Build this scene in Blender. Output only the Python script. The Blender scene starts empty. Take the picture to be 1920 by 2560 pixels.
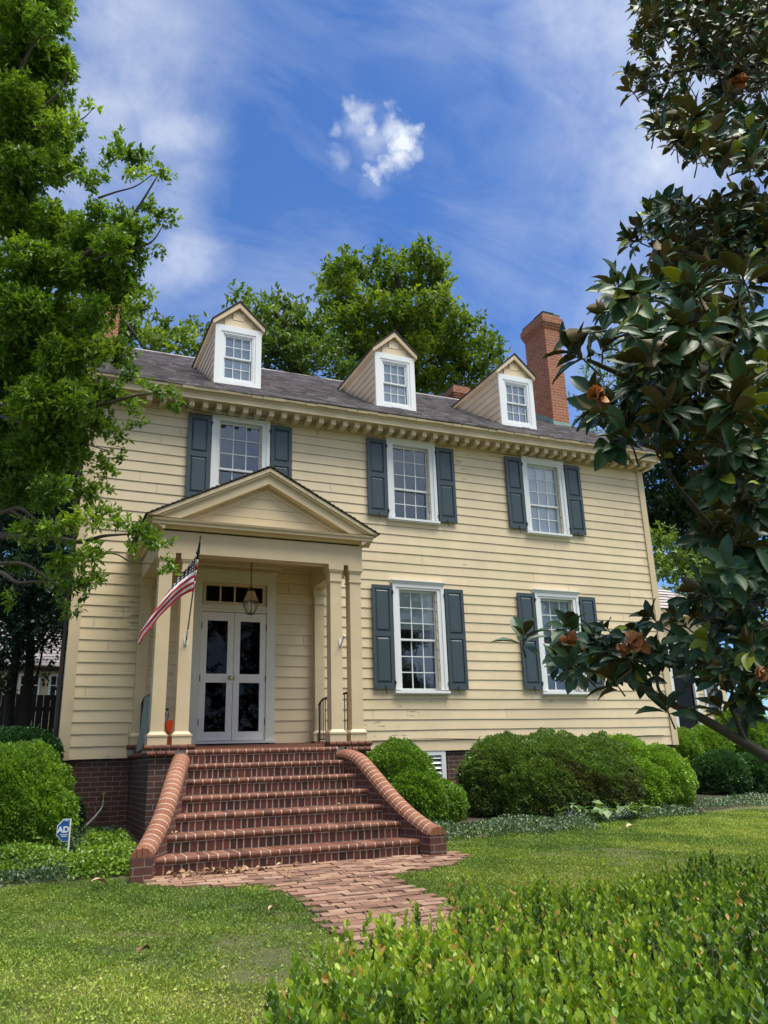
import bpy, math, random
import numpy as np
from mathutils import Vector, Matrix
random.seed(7); RNG = np.random.default_rng(7)
sc = bpy.context.scene
COL = sc.collection
rad = math.radians
# ------------------------------------------------------------------ camera
CAM = np.array([-6.2729, -12.7207, -1.2276]); YAW, PITCH, ROLL, FPX = 0.4208, 0.3063, -0.0313, 1981.55
_f = np.array([math.sin(YAW)*math.cos(PITCH), math.cos(YAW)*math.cos(PITCH), math.sin(PITCH)])
_r = np.array([math.cos(YAW), -math.sin(YAW), 0.0]); _u = np.cross(_r, _f)
_c, _s = math.cos(ROLL), math.sin(ROLL)
CR, CU, CF = _c*_r+_s*_u, -_s*_r+_c*_u, _f
cd = bpy.data.cameras.new('camera'); cam = bpy.data.objects.new('camera', cd); COL.objects.link(cam)
cd.sensor_fit = 'VERTICAL'; cd.sensor_height = 36.0; cd.lens = FPX/2560*36.0
cd.clip_start = 0.05; cd.clip_end = 2000
M = Matrix.Identity(4)
for i in range(3):
    M[i][0], M[i][1], M[i][2], M[i][3] = CR[i], CU[i], -CF[i], CAM[i]
cam.matrix_world = M; sc.camera = cam
def ray(px, py):
    return CF + CR*(px-960)/FPX + CU*(1280-py)/FPX
def at(px, py, d):            # a place seen at photo pixel (px, py), d metres deep
    return CAM + ray(px, py)*d
def aty(px, py, y):
    r = ray(px, py); return CAM + r*((y-CAM[1])/r[1])
# ------------------------------------------------------------------ light
SUN_EL, SUN_AZ = rad(73), rad(40)        # azimuth from -y towards +x
sd = Vector((math.sin(SUN_AZ)*math.cos(SUN_EL), -math.cos(SUN_AZ)*math.cos(SUN_EL), math.sin(SUN_EL)))
sl = bpy.data.lights.new('sun', 'SUN'); so = bpy.data.objects.new('sun', sl); COL.objects.link(so)
sl.energy = 3.6; sl.angle = rad(45); sl.color = (1.0, 0.94, 0.82)
so.rotation_euler = sd.to_track_quat('Z', 'Y').to_euler()
sc.view_settings.view_transform = 'Standard'; sc.view_settings.look = 'None'
sc.view_settings.exposure = 1.15; sc.view_settings.gamma = 1.0
sc.cycles.max_bounces = 8; sc.cycles.transparent_max_bounces = 16
sc.cycles.use_denoising = True
W = bpy.data.worlds.new('World'); sc.world = W; W.use_nodes = True
def build_world():
    nt = W.node_tree; N, L = nt.nodes, nt.links; N.clear()
    out = N.new('ShaderNodeOutputWorld'); bg = N.new('ShaderNodeBackground'); L.new(bg.outputs[0], out.inputs[0])
    sky = N.new('ShaderNodeTexSky'); sky.sky_type = 'NISHITA'; sky.sun_disc = False
    sky.sun_elevation = SUN_EL; sky.sun_rotation = math.pi - SUN_AZ
    sky.air_density = 1.0; sky.dust_density = 0.3; sky.ozone_density = 3.0
    bg.inputs['Strength'].default_value = 0.10
    tc = N.new('ShaderNodeTexCoord')
    def noise(scale, detail=6, rough=.55):
        n = N.new('ShaderNodeTexNoise'); n.inputs['Scale'].default_value = scale; n.inputs['Detail'].default_value = detail
        n.inputs['Roughness'].default_value = rough; L.new(tc.outputs['Generated'], n.inputs['Vector']); return n
    def dist(vec, px, py):
        d = ray(px, py); d = d/np.linalg.norm(d)
        v = N.new('ShaderNodeVectorMath'); v.operation = 'DISTANCE'; L.new(vec, v.inputs[0]); v.inputs[1].default_value = d
        return v.outputs['Value']
    def wobble(scale, amt):
        n = noise(scale, 8, .6)
        s = N.new('ShaderNodeVectorMath'); s.operation = 'SUBTRACT'; L.new(n.outputs['Color'], s.inputs[0]); s.inputs[1].default_value = (.5, .5, .5)
        m = N.new('ShaderNodeVectorMath'); m.operation = 'SCALE'; L.new(s.outputs[0], m.inputs[0]); m.inputs['Scale'].default_value = amt
        a = N.new('ShaderNodeVectorMath'); a.operation = 'ADD'; L.new(tc.outputs['Generated'], a.inputs[0]); L.new(m.outputs[0], a.inputs[1])
        return a.outputs[0]
    def blob(vec, px, py, r, hi, edge=.0):
        mr = N.new('ShaderNodeMapRange'); mr.interpolation_type = 'SMOOTHSTEP'
        L.new(dist(vec, px, py), mr.inputs['Value'])
        mr.inputs['From Min'].default_value = r*edge; mr.inputs['From Max'].default_value = r
        mr.inputs['To Min'].default_value = hi; mr.inputs['To Max'].default_value = 0
        return mr.outputs[0]
    def mx(a, b):
        m = N.new('ShaderNodeMath'); m.operation = 'MAXIMUM'; L.new(a, m.inputs[0]); L.new(b, m.inputs[1]); return m.outputs[0]
    w1 = wobble(42, .042); w2 = wobble(5, .16)
    k = 1/2250.0
    acc = None
    for px, py, r, h in ((940, 345, 75, .42), (900, 320, 60, .36), (985, 330, 60, .7), (1005, 350, 58, 1.25), (1000, 395, 48, .95), (965, 415, 40, .75), (905, 290, 52, .62), (925, 320, 40, .7), (880, 268, 34, .5),
                         (985, 285, 30, .5), (845, 325, 32, .36), (850, 400, 44, .30), (935, 430, 34, .7), (1035, 375, 34, .5), (930, 460, 60, .16), (940, 350, 120, .14)):
        b = blob(w1, px, py, r*k, h); acc = b if acc is None else mx(acc, b)
    thin = None
    for px, py, r, h in ((300, 60, 330, .50), (330, 230, 210, .52), (390, 330, 190, .60), (430, 480, 160, .48), (440, 640, 150, .60), (330, 760, 180, .5), (200, 250, 260, .5),
                         (120, 500, 350, .5), (1750, 200, 500, .75), (1600, 480, 400, .38), (1640, 800, 430, .45), (1250, 620, 300, .12), (760, 760, 320, .12), (1150, 120, 260, .10), (1480, 60, 260, .5)):
        b = blob(w2, px, py, r*k, h); thin = b if thin is None else mx(thin, b)
    n2 = noise(9, 7, .62)
    mr = N.new('ShaderNodeMapRange'); L.new(n2.outputs['Fac'], mr.inputs['Value']); mr.inputs['From Min'].default_value = .3; mr.inputs['From Max'].default_value = .72
    mr.inputs['To Min'].default_value = .22; mr.inputs['To Max'].default_value = 1.15
    mu = N.new('ShaderNodeMath'); mu.operation = 'MULTIPLY'; L.new(thin, mu.inputs[0]); L.new(mr.outputs[0], mu.inputs[1])
    n3 = N.new('ShaderNodeTexNoise'); mp = N.new('ShaderNodeMapping'); mp.inputs['Rotation'].default_value = (.5, .3, .9); mp.inputs['Scale'].default_value = (2.2, 6.5, 3.4); L.new(tc.outputs['Generated'], mp.inputs[0]); L.new(mp.outputs[0], n3.inputs['Vector']); n3.inputs['Scale'].default_value = 1.6; n3.inputs['Detail'].default_value = 8; n3.inputs['Roughness'].default_value = .62; n3.inputs['Distortion'].default_value = .8
    mr3 = N.new('ShaderNodeMapRange'); L.new(n3.outputs['Fac'], mr3.inputs['Value']); mr3.inputs['From Min'].default_value = .42; mr3.inputs['From Max'].default_value = .75
    mr3.inputs['To Min'].default_value = 0; mr3.inputs['To Max'].default_value = .20
    ad = N.new('ShaderNodeMath'); ad.operation = 'ADD'; L.new(mu.outputs[0], ad.inputs[0]); L.new(mr3.outputs[0], ad.inputs[1])
    dt = N.new('ShaderNodeVectorMath'); dt.operation = 'DOT_PRODUCT'; L.new(wobble(3, .35), dt.inputs[0]); dt.inputs[1].default_value = (.25, -.92, .30)  # unseen cloud bank behind the camera, added as soft fill for facade and porch
    md = N.new('ShaderNodeMapRange'); md.interpolation_type = 'SMOOTHSTEP'; L.new(dt.outputs['Value'], md.inputs['Value']); md.inputs['From Min'].default_value = .02; md.inputs['From Max'].default_value = .55; md.inputs['To Max'].default_value = 1.0
    m4 = N.new('ShaderNodeMath'); m4.operation = 'MULTIPLY'; L.new(md.outputs[0], m4.inputs[0]); L.new(mr.outputs[0], m4.inputs[1])
    tot = mx(mx(ad.outputs[0], acc), m4.outputs[0])
    cl = N.new('ShaderNodeClamp'); L.new(tot, cl.inputs[0]); cl.inputs['Max'].default_value = .97
    tint = N.new('ShaderNodeMix'); tint.data_type = 'RGBA'; tint.blend_type = 'MULTIPLY'; tint.inputs[0].default_value = 1
    L.new(sky.outputs[0], tint.inputs[6]); tint.inputs[7].default_value = (.37, .56, .82, 1)
    mix = N.new('ShaderNodeMix'); mix.data_type = 'RGBA'; L.new(cl.outputs[0], mix.inputs[0]); L.new(tint.outputs[2], mix.inputs[6])
    mix.inputs[7].default_value = (4.2, 4.45, 4.8, 1)
    L.new(mix.outputs[2], bg.inputs['Color'])
    W.cycles.sampling_method = 'AUTOMATIC'
build_world()
# ------------------------------------------------------------------ materials
def newmat(name):
    m = bpy.data.materials.new(name); m.use_nodes = True
    nt = m.node_tree; p = nt.nodes['Principled BSDF']; return m, nt, p
def nd(nt, t, **kw):
    n = nt.nodes.new(t)
    for k, v in kw.items():
        if k in n.inputs: n.inputs[k].default_value = v
        else: setattr(n, k, v)
    return n
def ramp(nt, fac, stops):
    r = nd(nt, 'ShaderNodeValToRGB'); el = r.color_ramp.elements
    while len(el) < len(stops): el.new(.5)
    for e, (p, c) in zip(el, stops): e.position = p; e.color = (*c, 1)
    nt.links.new(fac, r.inputs[0]); return r.outputs[0]
def coords(nt, kind='Object', scale=(1, 1, 1)):
    tc = nd(nt, 'ShaderNodeTexCoord'); mp = nd(nt, 'ShaderNodeMapping'); mp.inputs['Scale'].default_value = scale
    nt.links.new(tc.outputs[kind], mp.inputs[0]); return mp.outputs[0]
def noise(nt, scale, detail=5, rough=.55, vec=None):
    n = nd(nt, 'ShaderNodeTexNoise', Scale=scale, Detail=detail, Roughness=rough)
    if vec is not None: nt.links.new(vec, n.inputs['Vector'])
    return n.outputs['Fac']
def mixc(nt, fac, a, b, blend='MIX'):
    m = nd(nt, 'ShaderNodeMix', data_type='RGBA', blend_type=blend)
    for i, v in ((0, fac), (6, a), (7, b)):
        if hasattr(v, 'links'): nt.links.new(v, m.inputs[i])
        else: m.inputs[i].default_value = v if i == 0 else (*v, 1)
    return m.outputs[2]
def mrange(nt, v, a, b, c=0, d=1):
    m = nd(nt, 'ShaderNodeMapRange'); nt.links.new(v, m.inputs[0])
    for k, x in zip(('From Min', 'From Max', 'To Min', 'To Max'), (a, b, c, d)): m.inputs[k].default_value = x
    return m.outputs[0]
def bump(nt, p, h, strength=.3, dist=.01):
    b = nd(nt, 'ShaderNodeBump', Strength=strength, Distance=dist); nt.links.new(h, b.inputs['Height']); nt.links.new(b.outputs[0], p.inputs['Normal'])
def attr(nt, name='tone'):
    a = nd(nt, 'ShaderNodeAttribute'); a.attribute_name = name; return a.outputs['Fac']
def paint(name, c, peel=0.0, rough=.55, var=.12, wood=(.30, .26, .21), tone=False):
    m, nt, p = newmat(name); v = coords(nt)
    n1 = noise(nt, 1.3, 6, .6, v); lo = tuple(x*(1-var) for x in c); hi = tuple(min(1, x*(1+var*.6)) for x in c)
    col = mixc(nt, mrange(nt, n1, .3, .7), lo, hi)
    vs = coords(nt, scale=(1.2, 1.2, 9)); n2 = noise(nt, 3, 6, .65, vs)
    col = mixc(nt, mrange(nt, n2, .55, .8, 0, .28), col, tuple(x*.72 for x in c))
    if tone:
        col = mixc(nt, mrange(nt, attr(nt), 0, 1, 0, .30), col, tuple(x*.70 for x in c)); lap_shade = mrange(nt, attr(nt), 1.3, 1.9)
    if peel:
        vp = coords(nt, scale=(1.0, 1.0, 6.5)); n3 = noise(nt, 3.2, 8, .68, vp); n4 = noise(nt, .55, 3, .5, v)
        s = nd(nt, 'ShaderNodeMath', operation='ADD'); nt.links.new(n3, s.inputs[0]); nt.links.new(mrange(nt, n4, .35, .7, -.16, .07), s.inputs[1])
        col = mixc(nt, mrange(nt, s.outputs[0], .755-peel, .775-peel), col, wood)
    if tone: col = mixc(nt, lap_shade, col, (.07, .055, .035))  # shadow line under each board lap, painted into the colour
    nt.links.new(col, p.inputs['Base Color']); p.inputs['Roughness'].default_value = rough
    bump(nt, p, noise(nt, 40, 5, .6, vs), .15, .004)
    return m
def plain(name, c, rough=.5, metal=0, var=.15, scale=8, spec=.5):
    m, nt, p = newmat(name); v = coords(nt)
    col = mixc(nt, noise(nt, scale, 5, .6, v), tuple(x*(1-var) for x in c), tuple(min(1, x*(1+var)) for x in c))
    nt.links.new(col, p.inputs['Base Color']); p.inputs['Roughness'].default_value = rough; p.inputs['Metallic'].default_value = metal
    p.inputs['Specular IOR Level'].default_value = spec
    return m
def leafmat(name, stops, rough=.45, tl=.3, spec=.5, tcol=None):
    m, nt, p = newmat(name)
    c = ramp(nt, attr(nt), stops)
    nt.links.new(c, p.inputs['Base Color']); p.inputs['Roughness'].default_value = rough; p.inputs['Specular IOR Level'].default_value = spec
    if tl:
        t = nd(nt, 'ShaderNodeBsdfTranslucent'); mx = nd(nt, 'ShaderNodeMixShader'); mx.inputs[0].default_value = tl
        g = mixc(nt, 1.0, c, tcol or (1.5, 1.35, .6), 'MULTIPLY'); nt.links.new(g, t.inputs[0])
        nt.links.new(p.outputs[0], mx.inputs[1]); nt.links.new(t.outputs[0], mx.inputs[2])
        nt.links.new(mx.outputs[0], nt.nodes['Material Output'].inputs[0])
    return m
def brickmat(name, c1, c2, mortar, rough=.8, w=.205, h=.068, mort=.011, tone=False, stain=.5):
    m, nt, p = newmat(name); tc = nd(nt, 'ShaderNodeTexCoord'); v = coords(nt)
    b = nd(nt, 'ShaderNodeTexBrick', Scale=1.0); b.inputs['Brick Width'].default_value = w; b.inputs['Row Height'].default_value = h
    b.inputs['Mortar Size'].default_value = mort/2; b.inputs['Mortar Smooth'].default_value = .15; b.inputs['Bias'].default_value = 0
    b.inputs['Color1'].default_value = (*c1, 1); b.inputs['Color2'].default_value = (*c2, 1); b.inputs['Mortar'].default_value = (*mortar, 1)
    wv = nd(nt, 'ShaderNodeVectorMath', operation='ADD'); nz = nd(nt, 'ShaderNodeTexNoise', Scale=7.0); nt.links.new(v, nz.inputs['Vector'])
    sc_ = nd(nt, 'ShaderNodeVectorMath', operation='SCALE'); sc_.inputs['Scale'].default_value = .012; nt.links.new(nz.outputs['Color'], sc_.inputs[0])
    nt.links.new(tc.outputs['UV'], wv.inputs[0]); nt.links.new(sc_.outputs[0], wv.inputs[1]); nt.links.new(wv.outputs[0], b.inputs['Vector'])
    col = mixc(nt, mrange(nt, noise(nt, 2.0, 6, .6, v), .35, .7, 0, stain), b.outputs['Color'], tuple(x*.5 for x in c1))
    col = mixc(nt, mrange(nt, noise(nt, 30, 4, .7, v), .4, .8, 0, .35), col, tuple(x*.6 for x in c2))
    nt.links.new(col, p.inputs['Base Color']); p.inputs['Roughness'].default_value = rough
    bump(nt, p, mrange(nt, b.outputs['Fac'], 0, 1, 1, 0), .8, .008)
    return m
def tonemat(name, stops, rough=.8, nscale=25, dark=.6, bscale=60, bst=.4, spec=.3):
    m, nt, p = newmat(name); v = coords(nt)
    c = ramp(nt, attr(nt), stops)
    c = mixc(nt, mrange(nt, noise(nt, nscale, 6, .65, v), .4, .75, 0, .45), c, tuple(x*dark for x in stops[0][1]))
    nt.links.new(c, p.inputs['Base Color']); p.inputs['Roughness'].default_value = rough; p.inputs['Specular IOR Level'].default_value = spec
    bump(nt, p, noise(nt, bscale, 5, .6, v), bst, .006)
    return m
MT = {}
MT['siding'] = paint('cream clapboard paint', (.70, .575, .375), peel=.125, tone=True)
MT['trim'] = paint('cream trim paint', (0.578, 0.471, 0.302), peel=-.02, var=.10)
MT['cornice'] = paint('weathered cornice paint', (0.468, 0.378, 0.225), peel=.02, var=.18)
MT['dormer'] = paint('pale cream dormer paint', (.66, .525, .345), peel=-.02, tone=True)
MT['white'] = paint('white window paint', (0.693, 0.725, 0.738), peel=-.08, var=.05)
MT['doorwhite'] = paint('white door paint', (0.713, 0.706, 0.679), peel=-.06, var=.06)
MT['shutter'] = plain('slate shutter paint', (.041, .064, .078), .38, var=.14, scale=3)
MT['black'] = plain('black iron', (.012, .012, .013), .5, var=.2)
MT['brass'] = plain('brass', (.55, .40, .16), .25, 1, .1)
MT['bronze'] = plain('dark bronze', (.05, .038, .028), .4, .6, .2)
MT['dark'] = plain('dark interior', (.010, .011, .013), .9)
MT['blind'] = plain('pale blind', (.82, .85, .88), .9, var=.05, scale=2)
MT['blindgrey'] = plain('pale green grey blind', (.50, .58, .57), .9, var=.06, scale=2)
MT['copper'] = plain('green copper flashing', (.17, .27, .25), .6, var=.3, scale=6)
MT['bark'] = plain('grey brown bark', (.085, .066, .05), .9, var=.4, scale=20)
MT['barkdark'] = plain('dark bark', (.022, .018, .015), .9, var=.4, scale=20)
MT['slate'] = tonemat('grey slate shingles', [(0, (0.165, 0.149, 0.154)), (.5, (0.299, 0.271, 0.278)), (1, (0.439, 0.409, 0.415))], .66, 14, .4, 40, .3)
MT['darkshingle'] = plain('dark shingle edge', (.035, .032, .032), .9, var=.3)
MT['brickwall'] = brickmat('dark foundation brick', (.115, .044, .034), (.060, .034, .030), (.27, .23, .20))
MT['chimney'] = brickmat('red chimney brick', (.34, .110, .042), (.225, .066, .030), (.42, .29, .20), stain=.35, w=.215, h=.078, mort=.016)
MT['nosing'] = tonemat('orange red bullnose brick', [(0, (0.093, 0.034, 0.022)), (.5, (0.152, 0.057, 0.034)), (1, (0.199, 0.088, 0.055))], .7, 18, .55)
MT['riser'] = tonemat('dark red riser brick', [(0, (0.052, 0.021, 0.018)), (.5, (0.095, 0.031, 0.024)), (1, (0.153, 0.046, 0.032))], .8, 18, .5)
MT['mortar'] = plain('pale mortar', (0.400, 0.344, 0.288), .95, var=.25, scale=30)
MT['mortardark'] = plain('grey mortar', (.20, .17, .145), .95, var=.3, scale=20)
MT['paver'] = tonemat('weathered path brick', [(0, (0.149, 0.085, 0.061)), (.5, (0.265, 0.151, 0.104)), (1, (0.348, 0.232, 0.167))], .9, 9, .7)
def glassmat(name, refl=.14, tint=(.75, .82, .85), ior=1.5):
    m, nt, p = newmat(name); nt.nodes.remove(p)
    g = nd(nt, 'ShaderNodeBsdfGlossy', Roughness=.015); g.inputs['Color'].default_value = (.85, .93, 1.0, 1)
    t = nd(nt, 'ShaderNodeBsdfTransparent'); t.inputs['Color'].default_value = (*tint, 1)
    fr = nd(nt, 'ShaderNodeFresnel', IOR=ior); ad = nd(nt, 'ShaderNodeMath', operation='ADD'); nt.links.new(fr.outputs[0], ad.inputs[0]); ad.inputs[1].default_value = refl
    mx = nd(nt, 'ShaderNodeMixShader'); nt.links.new(ad.outputs[0], mx.inputs[0]); nt.links.new(t.outputs[0], mx.inputs[1]); nt.links.new(g.outputs[0], mx.inputs[2])
    b = nd(nt, 'ShaderNodeBump', Strength=.06, Distance=.02); v = coords(nt); nt.links.new(noise(nt, 5, 3, .5, v), b.inputs['Height'])
    nt.links.new(b.outputs[0], g.inputs['Normal']); nt.links.new(b.outputs[0], fr.inputs['Normal'])
    nt.links.new(mx.outputs[0], nt.nodes['Material Output'].inputs[0]); return m
MT['surround'] = paint('off white door surround paint', (.66, .645, .56), peel=-.06, var=.08)
MT['mortarlight'] = plain('white mortar', (.50, .43, .37), .95, var=.18, scale=30)
MT['glass'] = glassmat('old window glass', .10, (.95, .97, .97))
MT['doorglass'] = glassmat('dark door glass', .0, (.12, .13, .15), 1.3)
MT['lampglass'] = glassmat('lantern glass', .03, (.85, .85, .8))
# ------------------------------------------------------------------ mesh helpers
class MB:
    def __init__(s): s.v = []; s.f = []; s.t = []
    def add(s, vs, fs, tone=.5):
        o = len(s.v); s.v += [tuple(map(float, q)) for q in vs]; s.f += [tuple(i+o for i in q) for q in fs]
        s.t += ([tone]*len(vs) if not hasattr(tone, '__len__') else list(tone)); return s
    def box(s, x0, x1, y0, y1, z0, z1, tone=.5):
        return s.add([(x0,y0,z0),(x1,y0,z0),(x1,y1,z0),(x0,y1,z0),(x0,y0,z1),(x1,y0,z1),(x1,y1,z1),(x0,y1,z1)],
                     [(0,3,2,1),(4,5,6,7),(0,1,5,4),(1,2,6,5),(2,3,7,6),(3,0,4,7)], tone)
    def obox(s, c, ax, half, tone=.5):     # oriented box
        c = np.array(c, float); ax = [np.array(a, float) for a in ax]; vs = []
        for k in (-1, 1):
            for i, j in ((-1,-1),(1,-1),(1,1),(-1,1)):
                vs.append(c+ax[0]*half[0]*i+ax[1]*half[1]*j+ax[2]*half[2]*k)
        return s.add(vs, [(0,3,2,1),(4,5,6,7),(0,1,5,4),(1,2,6,5),(2,3,7,6),(3,0,4,7)], tone)
    def prism(s, prof, a, b, tone=.5, axis='x'):    # profile extruded between a and b along an axis
        n = len(prof)
        def P(t, q): return {'x': (t, q[0], q[1]), 'y': (q[0], t, q[1]), 'z': (q[0], q[1], t)}[axis]
        vs = [P(a, q) for q in prof]+[P(b, q) for q in prof]
        fs = [(i, (i+1) % n, n+(i+1) % n, n+i) for i in range(n)]+[tuple(range(n))[::-1], tuple(range(n, 2*n))]
        return s.add(vs, fs, tone)
    def tube(s, pts, rads, seg=8, tone=.5, cap=True):
        pts = [np.array(p, float) for p in pts]; o = len(s.v); n = len(pts); vs = []
        ref = np.array((.31, .17, .93))
        for i, p in enumerate(pts):
            d = pts[min(i+1, n-1)]-pts[max(i-1, 0)]; d = d/(np.linalg.norm(d)+1e-9)
            a = np.cross(d, ref); a /= np.linalg.norm(a)+1e-9; b = np.cross(d, a); r = rads[i] if hasattr(rads, '__len__') else rads
            for k in range(seg):
                t = 2*math.pi*k/seg; vs.append(p+r*(math.cos(t)*a+math.sin(t)*b))
        fs = [(i*seg+k, i*seg+(k+1) % seg, (i+1)*seg+(k+1) % seg, (i+1)*seg+k) for i in range(n-1) for k in range(seg)]
        if cap: fs += [tuple(range(seg))[::-1], tuple(range((n-1)*seg, n*seg))]
        return s.add(vs, fs, tone)
    def lathe(s, prof, c=(0, 0, 0), seg=16, tone=.5):
        vs = [(c[0]+r*math.cos(2*math.pi*k/seg), c[1]+r*math.sin(2*math.pi*k/seg), c[2]+z) for r, z in prof for k in range(seg)]
        n = len(prof); fs = [(i*seg+k, i*seg+(k+1) % seg, (i+1)*seg+(k+1) % seg, (i+1)*seg+k) for i in range(n-1) for k in range(seg)]
        fs += [tuple(range(seg))[::-1], tuple(range((n-1)*seg, n*seg))]
        return s.add(vs, fs, tone)
    def shear(s, k=.012, fn=None):
        s.v = [((x, y, z+k*x) if fn is None else fn(x, y, z)) for x, y, z in s.v]; return s
    def build(s, name, mat, parent=None, loc=None, smooth=False):
        me = bpy.data.meshes.new(name); me.from_pydata(s.v, [], s.f); me.update()
        finish(me, mat, smooth, np.array(s.t, np.float32))
        return link(name, me, parent, loc)
def finish(me, mat, smooth, tone=None):
    if mat is not None:
        for mm in (mat if isinstance(mat, (list, tuple)) else [mat]): me.materials.append(mm)
    if tone is not None:
        a = me.attributes.new('tone', 'FLOAT', 'POINT'); a.data.foreach_set('value', tone)
    nv, nl, npoly = len(me.vertices), len(me.loops), len(me.polygons)
    if nl < 400000:
        co = np.empty(nv*3, np.float32); me.vertices.foreach_get('co', co); co = co.reshape(-1, 3)
        li = np.empty(nl, np.int32); me.loops.foreach_get('vertex_index', li)
        pn = np.empty(npoly*3, np.float32); me.polygons.foreach_get('normal', pn); pn = np.abs(pn.reshape(-1, 3))
        lt = np.empty(npoly, np.int32); me.polygons.foreach_get('loop_total', lt)
        ln = np.repeat(pn, lt, axis=0); c = co[li]; k = ln.argmax(1)
        uv = np.where((k == 0)[:, None], c[:, [1, 2]], np.where((k == 1)[:, None], c[:, [0, 2]], c[:, [0, 1]]))
        me.uv_layers.new(name='UVMap').data.foreach_set('uv', uv.astype(np.float32).ravel())
    if smooth: me.polygons.foreach_set('use_smooth', np.ones(npoly, bool))
def origin_of(o):
    p = Vector((0, 0, 0))
    while o is not None: p = p+o.location; o = o.parent
    return p
def link(name, me, parent=None, loc=None):
    o = bpy.data.objects.new(name, me); COL.objects.link(o)
    w = Vector(loc) if loc is not None else Vector((0, 0, 0))
    if parent is not None:
        o.parent = parent; w = w-origin_of(parent)
    o.location = w; return o
def tag(o, label=None, cat=None, group=None, kind=None):
    for k, v in (('label', label), ('category', cat), ('group', group), ('kind', kind)):
        if v: o[k] = v
    return o
def empty(name, loc, label, cat, group=None):
    o = bpy.data.objects.new(name, None); COL.objects.link(o); o.location = loc; o.empty_display_size = .3
    return tag(o, label, cat, group)
def copy_tree(o, parent=None):
    c = o.copy(); COL.objects.link(c); c.parent = parent
    for ch in o.children: copy_tree(ch, c)
    return c
def npmesh(name, V, F, mat, tone=None, parent=None, mat_idx=None, smooth=False, loc=None):
    me = bpy.data.meshes.new(name); k = F.shape[1]
    me.vertices.add(len(V)); me.vertices.foreach_set('co', V.astype(np.float32).ravel())
    me.loops.add(F.size); me.loops.foreach_set('vertex_index', F.astype(np.int32).ravel())
    me.polygons.add(len(F)); me.polygons.foreach_set('loop_start', np.arange(0, F.size, k, dtype=np.int32))
    me.update(calc_edges=True)
    for mm in (mat if isinstance(mat, (list, tuple)) else [mat]): me.materials.append(mm)
    if mat_idx is not None: me.polygons.foreach_set('material_index', mat_idx.astype(np.int32))
    if tone is not None:
        a = me.attributes.new('tone', 'FLOAT', 'POINT'); a.data.foreach_set('value', tone.astype(np.float32))
    if smooth: me.polygons.foreach_set('use_smooth', np.ones(len(F), bool))
    me.update(); return link(name, me, parent, loc)
def unit(a): return a/(np.linalg.norm(a, axis=-1, keepdims=True)+1e-9)
LEAF = (np.array([(0,0,0),(.5,.45,.10),(0,1,-.04),(0,.5,0),(-.5,.45,.10)], float), np.array([(0,1,2,3),(0,3,2,4)]))
PAD = (np.array([(0,0,0),(.5,.5,.06),(0,1,0),(-.5,.5,.06)], float), np.array([(0,1,2,3)]))
OVAL = (np.array([(0,0,0),(.36,.28,.05),(.5,.62,.07),(.24,.93,.03),(-.24,.93,.03),(-.5,.62,.07),(-.36,.28,.05),(0,.3,-.01),(0,1.04,0)], float), np.array([(0,1,2,7),(7,2,3,8),(0,7,5,6),(7,8,4,5)]))
def scatter(T, pos, ax, nm, ln, wd, tone):
    V0, F0 = T; ax = unit(ax); x = unit(np.cross(ax, nm)); z = np.cross(x, ax)
    V = (pos[:, None] + x[:, None]*(V0[None, :, :1]*wd[:, None, None]) + ax[:, None]*(V0[None, :, 1:2]*ln[:, None, None])
         + z[:, None]*(V0[None, :, 2:3]*ln[:, None, None])).reshape(-1, 3)
    F = (F0[None]+np.arange(len(pos))[:, None, None]*len(V0)).reshape(-1, F0.shape[1])
    return V, F, np.repeat(tone, len(V0))
def rdir(n): return unit(RNG.normal(size=(n, 3)))
# ------------------------------------------------------------------ ground
def gz(y): return -2.23+.055*(min(y, 0.0)+4.0)
def gzn(y): return -2.23+.055*(np.minimum(y, 0.0)+4.0)
XD = -3.318
def build_ground():
    mb = MB()
    xs = [-900, -200, -60, -30]+list(np.linspace(-14, 16, 46))+[30, 60, 200, 900]; ys = [-900, -200, -60, -30]+list(np.linspace(-16, 0, 40))+[4, 12, 30, 60, 200, 900]
    for y in ys:
        for x in xs:
            z = gz(max(y, -40)); z += .02*math.sin(x*1.7+y*.9)*math.cos(y*1.3) if -14 < y < -4.4 and not (-4.4 < x < -2.5) else 0
            mb.v.append((x, y, z)); mb.t.append(.5)
    n = len(xs)
    mb.f = [(j*n+i, j*n+i+1, (j+1)*n+i+1, (j+1)*n+i) for j in range(len(ys)-1) for i in range(n-1)]
    m, nt, p = newmat('lawn soil'); v = coords(nt)
    c = ramp(nt, noise(nt, 1.6, 8, .65, v), [(.3, (.050, .070, .018)), (.5, (.095, .105, .032)), (.68, (.165, .130, .062))])
    c = mixc(nt, mrange(nt, noise(nt, 38, 5, .7, v), .35, .7, 0, .6), c, (.032, .05, .012))
    nt.links.new(c, p.inputs['Base Color']); p.inputs['Roughness'].default_value = .95; bump(nt, p, noise(nt, 60, 5, .7, v), .8, .02)
    o = mb.build('ground', m, smooth=True); tag(o, kind='structure')
def in_path(x, y):
    a = (y > -9.2) & (y < -4.5) & (x > -4.05+.06*np.sin(y*3)) & (x < -2.95+.06*np.sin(y*2.3+1))
    b = (y > -5.0) & (y < -3.7) & (np.abs(x+3.4) < 1.75*np.sqrt(np.clip(1-((y+4.1)/-.95)**2, 0, 1)))
    return a | b
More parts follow.
